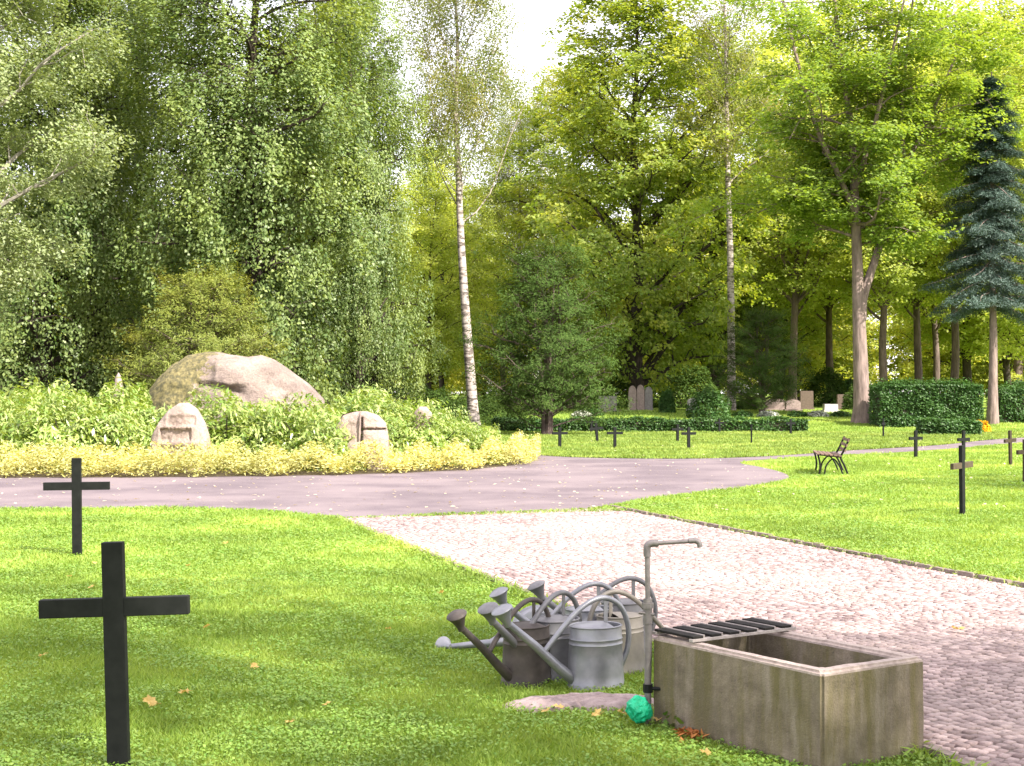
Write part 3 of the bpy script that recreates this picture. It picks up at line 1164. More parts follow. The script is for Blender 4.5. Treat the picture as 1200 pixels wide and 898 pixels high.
small(131, 832, 72, 1.1, 1.5, M['hedge'], 'round green bush above the low hedge near the second birch')
small(132, 782, 76, .42, 1.25, M['hedge'], 'narrow upright bush between the chestnut and the round bush', n=3500)
small(133, 692, 74, .7, .4, M['hedge'], 'low green mound beside the grey headstone', n=3000)
small(134, 1128, 60.5, .8, .42, M['tuft'], 'pale green mound in front of the yellow flowers', n=4000)
small(135, 885, 80, 1.4, .6, M['yew'], 'low dark bush under the small yew', n=5000)
small(136, 1010, 80, 1.2, 1.3, M['yew'], 'dark bush half hidden by the maple trunk', n=6000)
small(137, 968, 96, 1.5, 2.6, M['yew'], 'tall dark bush far behind the pale headstone', n=7000, size=.18)
small(138, 1000, 99, 1.4, 1.9, M['hedge'], 'green bush behind the maple trunk, deeper in the wood', n=6000, size=.18)
small(139, 660, 84, 2.2, 2.4, M['yew'], 'dark bush in shade behind the yew stems', n=9000, size=.18)
small(140, 722, 88, 1.8, 2.6, M['yew'], 'dark bush in shade behind the grey headstone', n=9000, size=.18)
small(141, 800, 89, 2.4, 2.6, M['yew'], 'dark bush in shade left of the second birch', n=9000, size=.18)
small(142, 445, 62, 1.2, 1.3, M['hedge'], 'green bush at the foot of the last beech', n=7000)
small(143, 1200, 76, 1.4, 1.9, M['hedge'], 'green bush above the right hand hedge', n=6000)
# hosta-like white edged plants row
for i, (x, y_) in enumerate(((682, 481), (870, 482), (900, 483), (935, 482), (958, 481), (985, 482))):
    d = 73.0
    o = shrub('border_plant', 150 + i, .55, .35, .3, M['whitebloom'] if i % 2 == 0 else M['hedge'], 700, .13, .5, .6, hang=0, lump=.4)
    place(o, at(x, d), 1, 0, label='%s border plant from the left, pale or dark leaved, behind the low hedge' % ORD[i], cat='plant', group='border plants on the graves')

# ------------------------------------------------------------------ rocks
def rock(name, outline, d, depth, mat, res=(110, 60), rough=.05, seed=0, disp=None, xc=None, pw=.75):
    """outline: photo pixels along the top edge, left to right; the stone gets real thickness behind it"""
    O = [(px(x, d), pz(y, d)) for x, y in outline]
    xs_ = np.array([o[0] for o in O])
    zs_ = np.array([o[1] for o in O])
    x0, x1 = xs_[0], xs_[-1]
    cx = (x0 + x1) / 2
    nu, nv = res
    V = np.zeros((nu + 1, nv + 1, 3))
    for i in range(nu + 1):
        t = i / nu
        x = cx - (x1 - x0) / 2 * math.cos(math.pi * t)
        h = np.interp(x, xs_, zs_)
        edge = math.sin(math.pi * t) ** .5
        for j in range(nv + 1):
            v = math.pi * j / nv
            cyy = -math.cos(v)
            y = depth * edge * math.copysign(abs(cyy) ** .8, cyy)
            z = h * math.sin(v) ** pw
            p = Vector((x - cx, y, z))
            nz = mnoise.fractal(p * 1.1 + Vector((seed, 3, 1)), 1.0, 2.0, 5) * rough
            nz += mnoise.fractal(p * 5 + Vector((seed, 0, 7)), 1.0, 2.0, 4) * rough * .3
            q = [x - cx, y * (1 + nz * .8) , z * (1 + nz * .2)]
            q[1] += nz * (-1 if y < 0 else 1)
            if disp and y < 0:
                q[1] += disp(q[0], q[2])
            V[i, j] = q
    V = V.reshape(-1, 3)
    ii, jj = np.meshgrid(np.arange(nu), np.arange(nv), indexing='ij')
    a_ = (ii * (nv + 1) + jj).ravel()
    Q = np.stack([a_, a_ + nv + 1, a_ + nv + 2, a_ + 1], 1)
    me = mesh_np(name, V, Q, mat, True)
    o = link(name, me)
    o.location = (cx, d, 0)
    return o


def ss(a_, b_, x):
    t = min(1, max(0, (x - a_) / (b_ - a_)))
    return t * t * (3 - 2 * t)


def d_boulder(x, z):
    # ledge and crack on the face
    k = .0
    k += .22 * ss(-.9, -.7, x) * (1 - ss(.25, .5, x)) * (1 - ss(.0, .10, abs(z - 1.75 + .12 * math.sin(x * 3)))) 
    k -= .16 * ss(-.5, -.3, x) * (1 - ss(.3, .6, x)) * ss(1.78, 1.9, z) * (1 - ss(2.3, 2.6, z))
    k += .15 * (1 - ss(.0, .06, abs(x - 1.25 - (z - 1.2) * .5))) * (1 - ss(1.5, 1.7, z))
    return k


o = rock('boulder', [(174, 505), (178, 456), (188, 443), (205, 427), (222, 417), (243, 412.5), (258, 412.5), (272, 416), (290, 418.5), (308, 417), (322, 422), (340, 434), (362, 451), (378, 467), (384, 505)],
         38, 1.55, M['boulder'], (190, 90), .06, 2, d_boulder)
tag(o, 'huge rounded pink granite boulder with moss on its left shoulder', 'boulder')


def d_left(x, z):
    k = 0
    inx = ss(-.40, -.37, x) * (1 - ss(.26, .30, x))
    k += .085 * inx * ss(.62, .64, z) * (1 - ss(.88, .90, z))
    k += .05 * ss(-.26, -.2, x) * (1 - ss(.34, .4, x)) * ss(.94, .97, z) * (1 - ss(1.12, 1.2, z))
    k += .06 * ss(-.5, -.4, x) * (1 - ss(.4, .45, x)) * (1 - ss(.50, .56, z))
    return k


o = rock('memorial_stone', [(177, 545), (179, 509), (187, 493), (198, 480), (210, 473), (220, 472.5), (231, 480), (240, 495), (245, 512), (246.5, 545)],
         30.6, .38, M['granite'], (120, 90), .07, 5, d_left, pw=.6)
tag(o, 'upright brown memorial stone with a sunken rectangular panel', 'stone')


def d_right(x, z):
    k = 0
    k += .16 * (1 - ss(.015, .035, abs(x - .03))) * (1 - ss(1.05, 1.15, z)) * ss(.1, .3, z)
    k += .13 * ss(.0, .05, x) * (1 - ss(.015, .03, abs(z - .87)))
    k -= .05 * ss(.05, .1, x) * (1 - ss(.83, .86, z))
    k += .10 * (1 - ss(-.06, .0, x)) * ss(.2, .8, z)
    return k


o = rock('memorial_stone', [(392, 540), (394, 495), (402, 485), (416, 482), (430, 482.5), (443, 487), (452, 496), (455.5, 512), (456, 540)],
         31.2, .42, M['granite'], (120, 90), .06, 9, d_right, pw=.5)
tag(o, 'pale split memorial stone with a vertical and a horizontal groove', 'stone')
o = rock('low_rock', [(52, 520), (56, 495), (62, 484), (70, 479), (80, 482), (86, 495), (90, 520)], 32.8, .3, M['granite'], (40, 30), .1, 12)
tag(o, 'brown rock half buried in the laurels at the left', 'stone')
o = rock('low_rock', [(484, 500), (486, 484), (492, 477.5), (500, 477), (506, 484), (509, 500)], 33.4, .3, M['granite'], (40, 30), .1, 14)
tag(o, 'small pinkish rock peeking out of the laurels on the right', 'stone')
o = rock('low_rock', [(132, 480), (134, 452), (136, 441), (139, 437), (142, 442), (144, 455), (145, 480)], 43, .2, M['gstone_pink'], (40, 30), .06, 15)
tag(o, 'slim pale stone standing in the dark behind the laurels', 'stone')
# flat slab in front of the cans
T_ = []
mb = None
rg = np.random.default_rng(3)
nu, nv = 70, 40
V = []
for i in range(nu + 1):
    for j in range(nv + 1):
        u_, v_ = i / nu * 2 - 1, j / nv * 2 - 1
        # square to disc
        x = u_ * math.sqrt(1 - v_ * v_ / 2)
        y = v_ * math.sqrt(1 - u_ * u_ / 2)
        r_ = math.hypot(x, y)
        a_ = math.atan2(y, x)
        wob = 1 + .12 * math.sin(2 * a_ + .6) + .07 * math.sin(5 * a_) + .04 * math.sin(9 * a_ + 2)
        h = .075 * (1 - max(0, r_) ** 5) + .012 * mnoise.fractal(Vector((x * 5, y * 5, 2)), 1, 2, 5) * (1 if r_ < .97 else 0)
        V.append((x * .42 * wob, y * .19 * wob, h - .015 + .012 * x))
Q = [(i * (nv + 1) + j, (i + 1) * (nv + 1) + j, (i + 1) * (nv + 1) + j + 1, i * (nv + 1) + j + 1) for i in range(nu) for j in range(nv)]
o = link('stepping_stone', mesh_np('stepping_stone', V, Q, M['slab'], True))
o.location = (.36, 7.42, 0)
o.rotation_euler = (0, 0, R(-2))
tag(o, 'flat worn pinkish slab in the grass in front of the watering cans', 'stone')

# ------------------------------------------------------------------ iron crosses
def cross(h, arm_w, mat, bw=.09, th=.05, arm_mat=None):
    root = empty('grave_cross')
    MB().box((0, 0, h / 2 - .1), (bw, th, h + .2)).build('post', mat, root, bevel=.004)
    az = h * .715
    for sx in (-1, 1):
        L = (arm_w - bw) / 2
        MB().box((sx * (bw / 2 + L / 2 - .001), 0, az), (L, th * .94, bw * .88)).build('arm', arm_mat or mat, root, bevel=.004)
    return root


crs = [(140.5, 901, .972, .64, 0, 1.7, 0, 'big black iron cross in the near lawn', 'black'),
       (91, 652, .975, .65, 2, .6, 0, 'black iron cross at the far side of the near left lawn', 'black'),
       (1127.5, 604, .93, .62, 66, 0, 1.2, 'cross with a brownish arm seen almost edge on in the right lawn', 'armbrown'),
       (1073, 537, .70, .5, 50, 0, 0, 'dark cross by the path, between the bench and the spruce trunk', 'black'),
       (1129, 541, .74, .5, 58, 0, 0, 'dark cross showing just above the brownish one', 'black'),
       (1184, 546, .80, .5, 62, 0, 2, 'brownish cross leaning slightly below the spruce', 'iron_brown'),
       (1201, 567, .80, .5, 58, 0, 0, 'brownish cross cut by the right edge', 'iron_brown'),
       (1035, 512, .70, .5, 75, 0, 0, 'thin cross in front of the left end of the tall hedge', 'black'),
       (926.5, 509, .62, .48, 40, 0, 0, 'small dark cross at the right end of the low hedge', 'black'),
       (880.5, 520, .64, .5, 88, 0, 0, 'cross turned edge on so only its post shows', 'black'),
       (807, 527, .66, .48, 30, 0, 0, 'black cross nearest the road beyond the junction', 'black'),
       (794, 518, .60, .48, 35, 0, 0, 'dark cross just behind the one nearest the road', 'black'),
       (843, 507.5, .60, .46, 35, 0, 0, 'small dark cross against the hedge under the round bush', 'black'),
       (720.5, 525.5, .64, .5, 15, 0, 0, 'black cross standing right of the leaning one', 'black'),
       (700, 518, .64, .5, 20, 0, 5, 'black cross leaning to the left', 'black'),
       (693, 507, .62, .48, 20, 0, 0, 'dark cross behind the leaning one', 'black'),
       (656, 525, .62, .5, 20, 0, 0, 'black cross right of the yew stems', 'black'),
       (593, 506, .58, .46, 20, 0, 0, 'faint dark cross in shade left of the yew', 'black'),
       (776, 506, .58, .46, 15, 0, 0, 'faint dark cross in front of the narrow upright bush', 'black')]
for (x, y_, h, aw, rz, ty, tilt, lab, mt) in crs:
    X, Y = gp(x, y_)
    c = cross(h, aw, M['black' if mt == 'armbrown' else mt], arm_mat=M['rustarm'] if mt == 'armbrown' else None)
    c.location = (X, Y, float(gz(Y)))
    if rz > 25:
        rz -= math.degrees(math.atan2(X, Y))
    c.rotation_euler = (0, R(-ty if ty else -tilt), R(rz))
    tag(c, lab, 'cross', 'iron crosses on the lawns')

# ------------------------------------------------------------------ headstones
def headstone(x, d, wd, h, th, mat, label, shape='round', n=12):
    root = empty('headstone', at(x, d))
    prof = []
    if shape == 'round':
        for i in range(n + 1):
            a_ = math.pi * i / n
            prof.append((wd / 2 * math.cos(a_), h * .72 + h * .28 * math.sin(a_)))
    else:
        prof = [(wd / 2, h), (-wd / 2, h)]
    prof = [(wd / 2 * 1.02, .08)] + prof + [(-wd / 2 * 1.02, .08)]
    bm = bmesh.new()
    fr = [bm.verts.new((p[0], -th / 2, p[1])) for p in prof]
    f = bm.faces.new(fr)
    g_ = bmesh.ops.extrude_face_region(bm, geom=[f])
    for v in g_['geom']:
        if isinstance(v, bmesh.types.BMVert):
            v.co.y += th
    bmesh.ops.recalc_face_normals(bm, faces=bm.faces)
    bmesh.ops.bevel(bm, geom=bm.edges[:], offset=.015, segments=2, affect='EDGES')
    me = bpy.data.meshes.new('stone')
    bm.to_mesh(me)
    bm.free()
    me.materials.append(mat)
    link('stone', me, root)
    MB().box((0, 0, .02), (wd * 1.18, th * 1.7, .16)).build('plinth', mat, root, bevel=.01)
    return tag(root, label, 'headstone')


headstone(712, 77, .95, .85, .2, M['gstone_grey'], 'square grey headstone in the shade right of the yew', 'flat')
headstone(741, 79, .42, 1.35, .3, M['gstone_pink'], 'tall narrow pale headstone, left one of the three at the chestnut foot')
headstone(750.5, 79, .42, 1.4, .3, M['gstone_pink'], 'tall narrow pale headstone, middle one of the three at the chestnut foot')
headstone(760, 79, .42, 1.3, .3, M['gstone_grey'], 'tall narrow grey headstone, right one of the three at the chestnut foot')
headstone(908, 79, 1.3, .62, .3, M['gstone_pink'], 'wide low pinkish headstone left of the small rounded one')
headstone(929, 78, .8, .62, .3, M['gstone_pink'], 'small rounded pinkish headstone beside the tall brown one')
headstone(945, 80, .72, 1.05, .25, M['gstone_brown'], 'tall brown headstone with a flat top', 'flat')
headstone(973, 77, .72, .42, .5, M['gstone_white'], 'low pale box shaped headstone left of the maple', 'flat')
headstone(988, 82, .7, .85, .25, M['gstone_brown'], 'dark brown headstone just left of the maple trunk', 'flat')
headstone(812, 78, .6, .7, .2, M['gstone_white'], 'pale headstone behind the round green bush')
headstone(875, 82, .9, .6, .2, M['gstone_pink'], 'pinkish headstone in shade right of the second birch')
headstone(460, 68, .7, .75, .3, M['gstone_brown'], 'brown headstone under the last beech by the gap')
headstone(1136, 62.5, .42, .5, .25, M['gstone_grey'], 'small reddish grey headstone beside the yellow flowers')
fl = shrub('flower_pot', 171, .38, .3, .5, M['yellowbloom'], 900, .12, .8, .6, hang=0, lump=.4)
place(fl, at(1150, 62), 1, 0, label='bunch of bright yellow flowers on the grave by the low hedge', cat='flowers')

# ------------------------------------------------------------------ bench
bn = empty('park_bench', (px(976, 28.8), 28.8, 0), R(-9))
# local: x forward(-) to back(+), y along the length (away)
for yy in (-.02, 1.42):
    mb = MB()
    mb.tube(sm([(-.27, yy, .0), (-.25, yy, .2), (-.29, yy, .41)], 5), .019, 6)
    mb.tube(sm([(-.17, yy, 0), (-.13, yy, .2), (.0, yy, .33), (.12, yy, .2), (.20, yy, 0)], 5), .016, 6)
    mb.tube(sm([(.30, yy, 0), (.22, yy, .2), (.15, yy, .36), (.22, yy, .52), (.32, yy, .74)], 6), .02, 6)
    mb.tube(sm([(-.31, yy, .415), (-.1, yy, .40), (.15, yy, .37)], 4), .018, 6)
    mb.build('end_frame', M['black'], bn, smooth=True)
for i in range(6):
    x = -.29 + .085 * i
    mb = MB().box((x, .7, .432 - i * .008), (.062, 1.6, .025))
    mb.build('seat_slat', M['wood'], bn, bevel=.004)
for (x, z) in ((.235, .50), (.262, .60), (.30, .70)):
    MB().box((x, .7, z), (.025, 1.6, .06), Matrix.Rotation(R(20), 3, 'Y')).build('back_slat', M['wood'], bn, bevel=.004)
tag(bn, 'iron framed bench with wooden slats seen from its end', 'bench')

# ------------------------------------------------------------------ trough
A = Vector((px(963, 6.09), 6.09))
U = Vector((-.557, .83)).normalized()       # along the length, away from the camera
Vv = Vector((U.y, -U.x))                    # to the right, along the short side
TL, TW, TH, WT = 1.12, .64, .44, .07
tr = empty('stone_trough', (A.x, A.y, 0), math.atan2(U.y, U.x))
# local x along U, local y = left of U; the trough lies at local y in [-TW, 0]
bm = bmesh.new()
def ring(x0, x1, y0, y1, z):
    return [bm.verts.new(p) for p in ((x0, y0, z), (x1, y0, z), (x1, y1, z), (x0, y1, z))]
o0 = ring(0, TL, -TW, 0, -.1)
o1 = ring(0, TL, -TW, 0, TH)
i1 = ring(WT, TL - WT, -TW + WT, -WT, TH)
i0 = ring(WT + .02, TL - WT - .02, -TW + WT + .02, -WT - .02, .1)
for a_, b_ in ((o0, o1), (o1, i1), (i1, i0)):
    for i in range(4):
        j = (i + 1) % 4
        bm.faces.new((a_[i], a_[j], b_[j], b_[i]))
bm.faces.new(i0)
bm.faces.new(o0[::-1])
bmesh.ops.recalc_face_normals(bm, faces=bm.faces)
bmesh.ops.bevel(bm, geom=[e for e in bm.edges if max(v.co.z for v in e.verts) > 0], offset=.013, segments=3, affect='EDGES')
bmesh.ops.subdivide_edges(bm, edges=[e for e in bm.edges if e.calc_length() > .2], cuts=14, use_grid_fill=True)
rr = random.Random(2)
for v in bm.verts:
    nn = mnoise.fractal(v.co * 7, 1, 2, 4) * .004
    v.co += v.normal * nn
me = bpy.data.meshes.new('basin')
bm.to_mesh(me)
bm.free()
me.materials.append(M['concrete'])
for p in me.polygons:
    p.use_smooth = True
me.set_sharp_from_angle(angle=R(35))
link('basin', me, tr)
MB().box((TL / 2, -TW / 2, .22), (TL - 2 * WT - .03, TW - 2 * WT - .03, .01)).build('water', M['water'], tr)
tag(tr, 'stained rectangular concrete water trough at the path edge', 'trough')

# rack lying over the far end of the trough
rk = empty('can_rack', (A.x, A.y, 0), math.atan2(U.y, U.x))
for xx in (TL - .29, TL - .02):
    MB().box((xx, -TW / 2 - .01, TH + .013), (.028, TW + .03, .014)).build('rail', M['racklight'], rk, bevel=.002)
for i in range(6):
    y_ = -.035 - i * (TW - .07) / 5
    MB().box((TL - .155, y_, TH + .026), (.285, .062, .012)).build('slat', M['rackdark'], rk, bevel=.003)
    MB().box((TL - .155, y_ - .036, TH + .027), (.285, .008, .016)).build('edge_strip', M['racklight'], rk)
tag(rk, 'slatted metal rack laid across the far end of the trough', 'rack')

# standpipe
SD = 6.99
sx_ = px(759, SD)
sp_ = empty('standpipe', (sx_, SD, 0))
zt = pz(640, SD)
MB().tube([(0, 0, -.1), (0, 0, .25), (.004, 0, .45), (-.004, 0, .56), (0, 0, .62)], .017, 12).build('lower_pipe', M['pipe'], sp_, smooth=True)
MB().tube([(0, 0, .60), (-.003, 0, zt - .02)], .0125, 12).build('upper_pipe', M['pipe'], sp_, smooth=True)
mb = MB()
mb.tube([(0, 0, .50), (0, 0, .62)], .022, 12)
mb.tube([(0, 0, .575), (0, 0, .60)], .03, 6)
mb.tube([(-.045, -.01, .555), (.03, -.01, .545)], .008, 8)
mb.build('valve', M['pipe'], sp_, smooth=True)
MB().tube(sm([(-.003, 0, zt - .05), (-.003, 0, zt - .005), (.012, 0, zt + .012), (.05, 0, zt + .015)], 5), .018, 12).build('elbow', M['pipe'], sp_, smooth=True)
MB().tube([(.03, 0, zt + .013), (.215, -.01, zt + .026)], .010, 10).build('arm_pipe', M['pipe'], sp_, smooth=True)
MB().tube(sm([(.195, -.009, zt + .026), (.225, -.01, zt + .027), (.244, -.011, zt + .018), (.25, -.011, zt - .004)], 5), .0135, 10).build('nozzle', M['pipe'], sp_, smooth=True)
mb = MB()
mb.tube([(-.01, 0, .19), (.06, -.02, .19)], .009, 8)
mb.tube([(.0, 0, .17), (.0, 0, .21)], .024, 8)
mb.build('wall_clamp', M['black'], sp_, smooth=True)
tag(sp_, 'bent grey iron water pipe with a sideways outlet beside the trough', 'water pipe')

# green netting bundle
me = bpy.data.meshes.new('plastic_bag')
bm = bmesh.new()
bmesh.ops.create_icosphere(bm, subdivisions=6, radius=.07)
for f in bm.faces:
    f.smooth = True
for v in bm.verts:
    n1 = mnoise.fractal(v.co * 16, 1, 2, 5)
    n2 = abs(mnoise.noise(v.co * 30 + Vector((3, 1, 2))))
    v.co *= 1 + .22 * n1 - .16 * n2
    v.co.z *= .82
bm.to_mesh(me)
bm.free()
me.materials.append(M['netting'])
o = link('plastic_bag', me)
o.location = (px(748, 6.98), 6.94, .10)
o.scale = (.9, .85, 1.1)
tag(o, 'crumpled bright green plastic bundle at the foot of the water pipe', 'bundle')

# ------------------------------------------------------------------ watering cans
def make_can(mat, spout=True, H=.325, rt=.138, rb=.155):
    root = empty('watering_can')
    mb = MB()
    prof = [(0, 0), (rb * .97, 0), (rb + .004, .002), (rb + .005, .012), (rb, .018)]
    for z in (.25, .5):
        prof.append((rb + (rt - rb) * z, H * z))
    for zc in (.72, .80):
        z = H * zc
        r_ = rb + (rt - rb) * zc
        prof += [(r_, z - .007), (r_ + .004, z), (r_, z + .007)]
    prof += [(rt, H - .008), (rt + .005, H - .004), (rt + .005, H), (rt, H + .003), (rt - .006, H), (rt - .008, H - .02), (rb - .01, .01)]
    mb.lathe(prof, 40, 1.0, .82)
    mb.build('body', mat, root, smooth=True)
    # hood over the front part of the opening
    mb = MB()
    n = 20
    base = len(mb.v)
    for i in range(n + 1):
        x = -rt + .004 + (rt * 1.35) * i / n
        yw = math.sqrt(max(0, (rt - .004) ** 2 - x * x)) * .82
        for j in range(9):
            y = yw * (j / 4 - 1)
            z = H - .004 + .022 * (1 - (j / 4 - 1) ** 2) * (yw / rt)
            mb.v.append((x, y, z))
    for i in range(n):
        for j in range(8):
            a_ = base + i * 9 + j
            mb.f.append((a_, a_ + 9, a_ + 10, a_ + 1))
    mb.build('hood', mat, root, smooth=True)
    mb = MB()
    tip = Vector((-.515, 0, .375))
    mb.tube([(-.12, 0, .045), (-.22, 0, .125), (-.36, 0, .25), tip], [.031, .026, .021, .017], 14)
    if spout:
        mb.build('spout', mat, root, smooth=True)
    ax = Vector((-.42, 0, .9)).normalized()
    Mq = Vector((0, 0, 1)).rotation_difference(ax).to_matrix()
    mb = MB()
    mb.lathe([(.0, -.02), (.019, -.02), (.021, .0), (.036, .04), (.054, .068), (.057, .071), (.055, .076), (.035, .088), (.001, .093)], 24, c=tuple(tip), M=Mq)
    if spout:
        mb.build('rose', mat, root, smooth=True)
    mb = MB()
    path = sm([(-.31, 0, .205), (-.22, 0, .30), (-.12, 0, .395), (-.02, 0, .452), (.07, 0, .458), (.15, 0, .41), (.196, 0, .31), (.195, 0, .20), (.152, 0, .10)], 6)
    mb.tube(path, .0145, 10)
    mb.build('handle', mat, root, smooth=True)
    MB().box((.06, 0, H + .06), (.022, .006, .135)).build('strap', mat, root)
    return root


cans = {}
for k in ('zinc', 'zinc_dull', 'zinc_brown', 'zinc_tan'):
    cans[k] = None
spec = [('zinc', 698, 7.93, 28, 1.06, 'front grey watering can nearest the stone slab'),
        ('zinc_dull', 652, 8.2, 48, 1.04, 'grey watering can second from the front, left of the nearest one'),
        ('zinc_brown', 617, 8.05, 47, 1.0, 'dark tarnished watering can farthest left with its spout low over the grass'),
        ('zinc', 690, 8.6, 20, 1.04, 'light grey watering can in the middle of the cluster'),
        ('zinc_dull', 731, 8.9, 16, 1.03, 'watering can at the back whose rose stands highest of all'),
        ('zinc_tan', 726, 8.42, 205, 1.0, 'tan coloured watering can at the right, beside the water pipe')]
for (mt, x, d, rz, s_, lab) in spec:
    if cans[mt] is None:
        o = cans[mt] = make_can(M[mt], spout=(mt != 'zinc_tan'))
    else:
        o = copy_tree(cans[mt])
    o.location = (px(x, d), d, 0)
    o.rotation_euler = (0, 0, R(rz))
    o.scale = (s_, s_, s_)
    tag(o, lab, 'watering can', 'watering cans by the trough')
# one can tipped over, its rose on the grass
o = copy_tree(cans['zinc'])
o.location = (px(640, 8.75), 8.75, .15)
o.rotation_euler = (R(-88), R(-14), R(10))
tag(o, 'watering can lying on its side with the rose resting on the grass', 'watering can', 'watering cans by the trough')

# ------------------------------------------------------------------ plants by the trough, fallen leaves
def clump(name, seed, loc, r_, h, mat, n, size, asp, lab, cat):
    rg = np.random.default_rng(seed)
    P = np.stack([rg.normal(0, r_ * .5, n), rg.normal(0, r_ * .5, n), rg.uniform(.01, h, n)], 1)
    o = link(name, leaf_mesh(name, P, size, mat, rg, .5, asp, None, -.4))
    o.location = loc
    return tag(o, lab, cat)


clump('weed_plant', 181, (px(797, 6.95), 6.93, 0), .08, .09, M['tuft'], 60, .06, .6, 'small dark green weed against the trough wall', 'plant')
clump('dead_fern', 182, (px(812, 6.75), 6.72, 0), .08, .05, M['rust'], 110, .055, .3, 'rusty dead fern leaves at the foot of the trough', 'plant')

LEAFLAB = ['largest yellow fallen leaf, low and right of the big cross', 'curled yellow leaf just right of the largest one',
           'yellow leaf on the grass midway between big cross and slab', 'yellow leaf in the grass well left of the slab',
           'small leaf at the bottom of the lawn left of the slab', 'leaf on the grass left of the big cross, level below its arm',
           'leaf on the grass left of the big cross top', 'leaf on the lawn near the road, above and right of the big cross',
           'leaf beside the foot of the farther cross', 'leaf right of the top of the big cross', 'small leaf just right of the big cross arm',
           'small leaf in the middle of the near lawn left of the cans', 'leaf near the path edge above the watering cans',
           'yellow leaf below the left end of the slab', 'yellow leaf below the middle of the slab', 'yellow leaf touching the lower edge of the slab',
           'yellow leaf between the slab and the trough', 'yellow leaf on the paving right of the trough', 'pale leaf on the grass at the bottom by the trough',
           'leaf on the lawn close to the corner of road and path', 'tiny leaf left of the big cross above its arm', 'small leaf lying on the left end of the slab']


def leaf_thing(seed, x, y_, size, rz):
    rg = random.Random(seed)
    X, Y = gp(x, y_)
    k = 14
    mb = MB()
    mb.v.append((0, 0, .012))
    for i in range(k):
        a_ = 2 * math.pi * i / k
        r_ = size * (.5 if i % 2 else .33) * rg.uniform(.8, 1.15)
        mb.v.append((r_ * math.cos(a_), r_ * math.sin(a_), .004 + .3 * size * rg.uniform(0, 1)))
    for i in range(k):
        mb.f.append((0, 1 + i, 1 + (i + 1) % k))
    mb.tube([(size * .3, 0, .01), (size * .6, .01, .02)], .0015, 4)
    o = mb.build('fallen_leaf', M['dead'])
    o.location = (X, Y, .035)
    o.rotation_euler = (rg.uniform(-.5, .5), rg.uniform(-.4, .4), rz)
    return tag(o, LEAFLAB[seed], 'leaf', 'fallen leaves on the near lawn')


for i, (x, y_, s_) in enumerate(((176, 832, .09), (218, 820, .075), (299, 789, .06), (384, 834, .05), (340, 856, .05), (51, 776, .06), (108, 694, .06),
                                 (265, 641, .07), (111, 665, .06), (221, 668, .06), (243, 741, .05), (455, 744, .05), (518, 700, .06), (655, 838, .06), (700, 846, .07),
                                 (728, 845, .06), (772, 852, .07), (1122, 745, .09), (826, 893, .06), (310, 616, .06), (82, 681, .05), (640, 842, .05))):
    leaf_thing(i, x, y_, s_, i * 1.3)
# litter on the road and far lawns
rg = np.random.default_rng(17)
n = 2200
d = 19.5 + (60 - 19.5) * rg.uniform(0, 1, n) ** 1.2
X = px(rg.uniform(-60, 1260, n), d)
on = inpoly(X, d, road)
keep = on | (rg.uniform(0, 1, n) < .35)
X, d = X[keep], d[keep]
P = np.stack([X, d, np.where(inpoly(X, d, road), .018, .06)], 1)
o = link('fallen_leaves', leaf_mesh('fallen_leaves', P, .065, M['pale_dead'], rg, 2.5, .6))
tag(o, 'scattered small pale fallen leaves on the road and far lawns', 'leaves', kind='stuff')

# ------------------------------------------------------------------ grass
def grass(name, n, d0, d1, xa, xb, poly_ex, seed, h=.045, w=.0065, pw=1.0, label=''):
    rg = np.random.default_rng(seed)
    u = rg.uniform(0, 1, n)
    d = d0 * (d1 / d0) ** (u ** pw)              # log spacing: even on the picture rather than on the ground
    X = px(rg.uniform(xa, xb, n), d)
    k = np.ones(n, bool)
    for P_ in poly_ex:
        k &= ~inpoly(X, d, P_)
    X, d = X[k], d[k]
    n = len(X)
    sc_ = np.clip(d / 8.0, 1, 9) ** .8
    hh = h * rg.uniform(.45, 1.25, n) * (1 + .25 * np.sin(X * 2.3) * np.sin(d * 1.9)) * np.clip(d / 14, 1, 1.5)
    ww = w * sc_ * rg.uniform(.7, 1.3, n)
    a_ = rg.uniform(0, 2 * math.pi, n)
    lean = rg.uniform(.1, 1.1, n) * hh
    la = rg.uniform(0, 2 * math.pi, n)
    base = np.stack([X, d, gz(d) - .002], 1)
    W_ = np.stack([np.cos(a_) * ww / 2, np.sin(a_) * ww / 2, np.zeros(n)], 1)
    Lv = np.stack([np.cos(la) * lean, np.sin(la) * lean, hh], 1)
    mid = base + Lv * np.array([.35, .35, .6])
    V = np.stack([base - W_, base + W_, mid + W_ * .8, base + Lv, mid - W_ * .8], 1).reshape(-1, 3)
    idx = np.arange(n)[:, None] * 5
    # one five-sided blade as a quad and a tip triangle (quad with doubled corner avoided)
    F5 = idx + np.array([[0, 1, 2, 3, 4]])
    me = mesh_np(name, V, F5, M['grass'])
    o = link(name, me)
    return tag(o, label, 'grass', kind='stuff')


def clover(name, n, d0, d1, xa, xb, poly_ex, seed, size, mat, label):
    rg = np.random.default_rng(seed)
    d = d0 * (d1 / d0) ** rg.uniform(0, 1, n)
    X = px(rg.uniform(xa, xb, n), d)
    f = np.sin(X * 3.1 + 1.3 * np.sin(d * 2.2)) * np.sin(d * 2.7 + X) + .6 * np.sin(X * 7.3) * np.sin(d * 6.1 + 2)
    k = f > rg.uniform(-.9, .9, n)
    for P_ in poly_ex:
        k &= ~inpoly(X, d, P_)
    X, d = X[k], d[k]
    P = np.stack([X, d, rg.uniform(.012, .042, len(X))], 1)
    sz = size * np.clip(d / 8, 1, 3)[:, None] ** .7
    o = link(name, leaf_mesh(name, P, sz, mat, rg, 1.1, .8))
    return tag(o, label, 'clover', kind='stuff')


pp = [(p[0], p[1]) for p in path_poly]
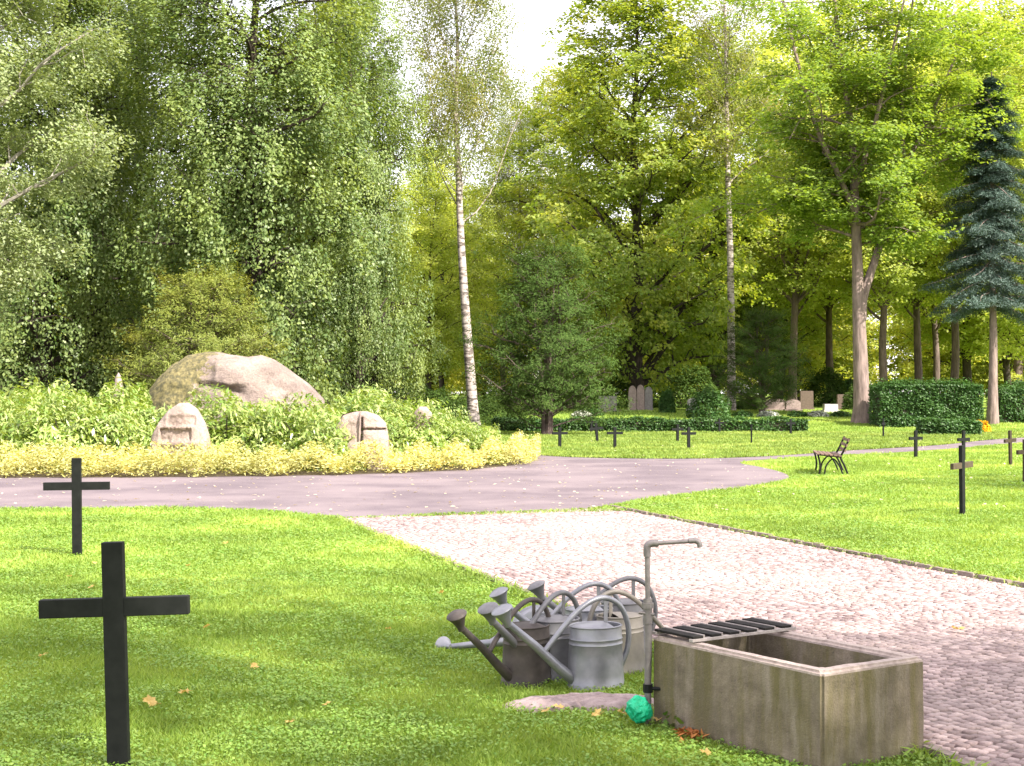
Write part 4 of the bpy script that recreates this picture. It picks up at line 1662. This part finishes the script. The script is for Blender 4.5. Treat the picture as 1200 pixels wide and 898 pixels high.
# polygon that shuts off the right of the path, for the left lawn
rpoly = [(P0 + PD * -9).to_tuple(), (P0 + PD * -9 + PN * 30).to_tuple(), (P0 + PD * 6.9 + PN * 30).to_tuple(), (P0 + PD * 6.9).to_tuple()]
lpoly = [(P0 + PD * -9 + PN * PW).to_tuple(), (P0 + PD * -9 - PN * 30).to_tuple(), (P0 + PD * 7.4 - PN * 30).to_tuple(), (P0 + PD * 7.4 + PN * PW).to_tuple()]
tro = [(A + U * a_ - (-Vv) * b_).to_tuple() for a_, b_ in ((.0, 0), (TL, 0), (TL, TW), (0, TW))]
clover('clover_patches', 300000, 5.6, 21, -120, 1150, [road, rpoly, tro], 221, .017, M['clover'], 'clover and small broad leaved weeds among the near grass')
clover('clover_patches', 160000, 11, 30, 620, 1320, [road, pp, lpoly, bed], 222, .017, M['clover'], 'clover and small broad leaved weeds among the right lawn')
grass('grass', 430000, 5.6, 21.0, -120, 1150, [road, rpoly, tro], 201, .034, .006, label='short mown grass of the near left lawn')
grass('grass', 330000, 11.0, 55.0, 620, 1320, [road, pp, lpoly, bed] + [[(-40, 34.5), (6.9, 34.5), (6.9, 39.8), (9.8, 38.6), (13.6, 43.3), (17.8, 52.0), (17.8, 90), (-40, 90)]], 202, .036, .0062, label='short mown grass of the right lawn around the bench')
grass('grass', 200000, 36.0, 80.0, 480, 1260, [road, bed, [(-40, 20), (5.6, 20), (5.6, 35), (9.2, 38.4), (18, 50), (30, 62), (60, 62), (60, 0)]], 203, .045, .0062, label='mown grass of the far lawn with the small crosses')
# rough tufts along the edges of the path
rg = np.random.default_rng(210)
pts = []
for t_, s0, s1, n in ((-.1, -8, 6.9, 5200), (PW + .1, -6, 7.2, 3900)):
    s_ = rg.uniform(s0, s1, n)
    tt = t_ + rg.normal(0, .045, n) 
    pts.append(np.stack([P0.x + PD.x * s_ + PN.x * tt, P0.y + PD.y * s_ + PN.y * tt, rg.uniform(.01, .07, n)], 1))
P = np.concatenate(pts)
tro_b = inpoly(P[:, 0], P[:, 1], tro)
P = P[~tro_b]
o = link('edge_weeds', leaf_mesh('edge_weeds', P, .06, M['grass'], rg, .2, .18, None, -1.5))
tag(o, 'rough grass and weeds along both edges of the cobbled path', 'grass', kind='stuff')
